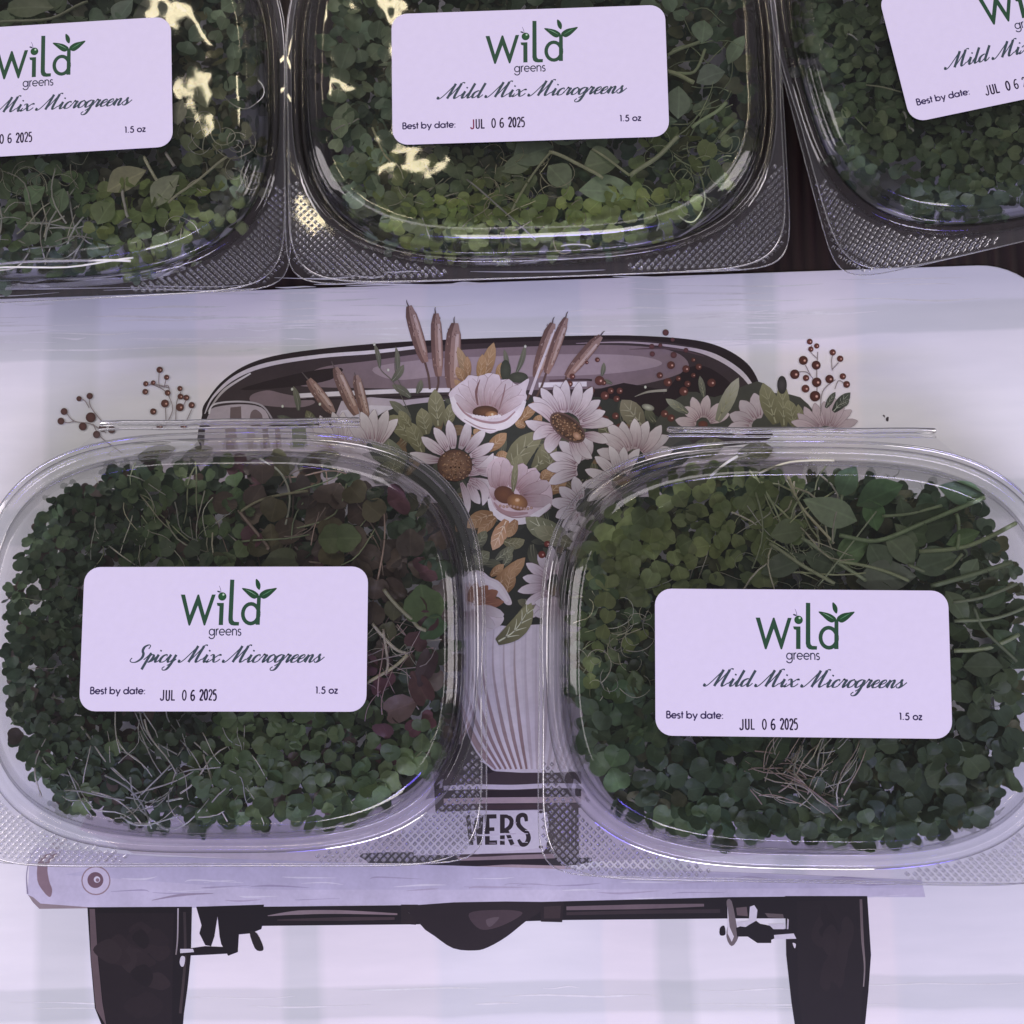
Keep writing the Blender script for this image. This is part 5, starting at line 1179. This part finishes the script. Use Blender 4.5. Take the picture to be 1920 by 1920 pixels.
for P, w, c_ in (([(1180, 335), (1230, 300), (1270, 262)], 9, (124, 136, 96)), ([(1030, 290), (1080, 310), (1130, 340)], 7, (124, 130, 100)), ([(1110, 285), (1180, 333)], 5, (124, 130, 100)), ([(1250, 140), (1300, 160)], 9, (120, 134, 90)), ([(1250, 110), (1310, 84)], 7, (112, 124, 88)), ([(1295, 245), (1340, 215), (1360, 200)], 7, (110, 122, 84)), ([(1345, 265), (1380, 230)], 6, (110, 122, 84)), ([(960, 400), (1000, 330), (1035, 290)], 5, (124, 126, 92)), ([(1255, 145), (1300, 140), (1320, 100)], 6, (110, 122, 84)), ([(876, 342), (940, 395), (1004, 455)], 3.6, (190, 184, 170)), ([(1052, 466), (1090, 462), (1106, 468)], 3, (180, 172, 170)), ([(1310, 330), (1320, 380), (1300, 420), (1270, 410)], 3, (120, 126, 84)), ([(630, 250), (660, 235), (676, 230)], 3, (150, 144, 130)), ([(700, 245), (720, 290), (735, 310)], 4, (130, 128, 96))):
    h.one_stem(P, w, c_, 0.0392)
h.build([DG2, (66, 70, 56), (56, 58, 46), DG], 2000)

# back left: mild mix, running off the frame
l4, r4 = place(76, 182), R(2.2)
t4 = make_tub(l4, r4, 'clear hinged tub with a Mild Mix label, cut off at the left frame edge', 'white paper liner showing at the right side of the back left tub', 14)
label_at(t4, l4, r4, 70.5, 168, 2.7, 'mild', 283, 452)
h = Heap(t4, l4, r4, 'pale stems and green microgreens in the back left tub', 24, holes=((468, 190, 30), (468, 350, 30)))
h.sprouts([(-40, 300), (180, 330), (200, 500), (-40, 530)], 40, 36, [MG, (70, 86, 66), GG2], 30, 28, depth=0.004)
h.sprouts([(180, 340), (440, 340), (440, 420), (330, 490), (180, 500)], 64, 32, [OL2, OL, (86, 98, 66)], 23, 24, stemc=[TAN2], stemp=0.2)
h.sprouts([(330, 0), (470, 0), (470, 350), (330, 350)], 34, 36, [(92, 96, 76), GG2, (84, 84, 66)], 30, 34, depth=0.005)
h.sprouts([(-60, -60), (470, -60), (330, 40), (-60, 60)], 34, 44, [GG2, (76, 84, 80), (64, 72, 66)], 34, 30)
h.stems(box(-20, 360, 200, 520), 44, 110, [(164, 160, 148), TAN, TAN2], 50, 45, dz=0.001); h.stems(box(340, 200, 470, 420), 24, 80, [(140, 136, 112), TAN2], None, kind='tendril', dz=0.001); h.stems(box(-20, 300, 150, 380), 20, 70, [(120, 118, 104)], None, kind='tendril', dz=0.0008)
for a in ((240, 342, 84, 52, 28, (128, 136, 114)), (314, 362, 80, 48, 50, (124, 134, 118)), (340, 215, 50, 44, 80, (132, 138, 120)), (235, 25, 60, 48, 60, (98, 108, 104)), (290, 30, 80, 50, 10, (84, 90, 90)), (60, 20, 90, 50, 0, (88, 96, 84)), (385, 180, 60, 40, 100, (108, 112, 92)), (70, 370, 50, 40, 45, (88, 112, 92)), (120, 380, 50, 40, 80, (84, 104, 88)), (200, 400, 56, 44, 60, (92, 104, 76))):
    h.one_leaf(*a, pitch=h.rnd.uniform(-2, 8), roll=h.rnd.uniform(-10, 10), z=0.0384)
for P, w, c_ in (([(235, 360), (238, 390), (245, 412)], 6, (164, 168, 136)), ([(275, 300), (290, 330), (300, 345)], 6, (140, 146, 112)), ([(320, 385), (370, 345), (430, 300)], 5, (140, 144, 108)), ([(315, 292), (330, 316)], 6, (168, 166, 146)), ([(0, 500), (120, 492), (250, 494)], 5, (142, 138, 134)), ([(0, 506), (130, 504), (255, 488)], 3.5, (136, 130, 132)), ([(40, 455), (60, 470), (45, 500), (0, 512)], 3, (158, 154, 132)), ([(170, 10), (100, 40), (0, 50)], 6, (106, 112, 92))):
    h.one_stem(P, w, c_, 0.0392)
h.build([DG2, (70, 70, 62), (50, 52, 44), DG], 2000)

# back right: mild mix, turned
l5, r5 = place(1936, 46), R(13.0)
t5 = make_tub(l5, r5, 'clear hinged tub turned askew, at the far right of the back row', 'white paper liner showing at the near corner of the back right tub', 15)
label_at(t5, l5, r5, 1932, 56, 11.6, 'mild', 283, 458)
h = Heap(t5, l5, r5, 'plain dark green microgreens filling the back right tub', 25, holes=((1655, 352, 52), (1540, 110, 22)))
h.sprouts([(1480, -60), (1960, -60), (1960, 430), (1700, 410), (1600, 300), (1520, 120)], 300, 28, [(62, 76, 58), (70, 84, 64), (56, 68, 52), (78, 90, 70)], 17, 28, stemc=[TAN2, GS2], stemp=0.06, depth=0.003)
for P, w, c_ in (([(1690, 215), (1700, 240), (1708, 252)], 4, (164, 156, 132)), ([(1620, 165), (1700, 180)], 3, (110, 116, 92)), ([(1585, 70), (1606, 80)], 3, (160, 156, 140))): h.one_stem(P, w, c_, 0.039)
h.build([DG2, (52, 60, 48), DG], 2000)
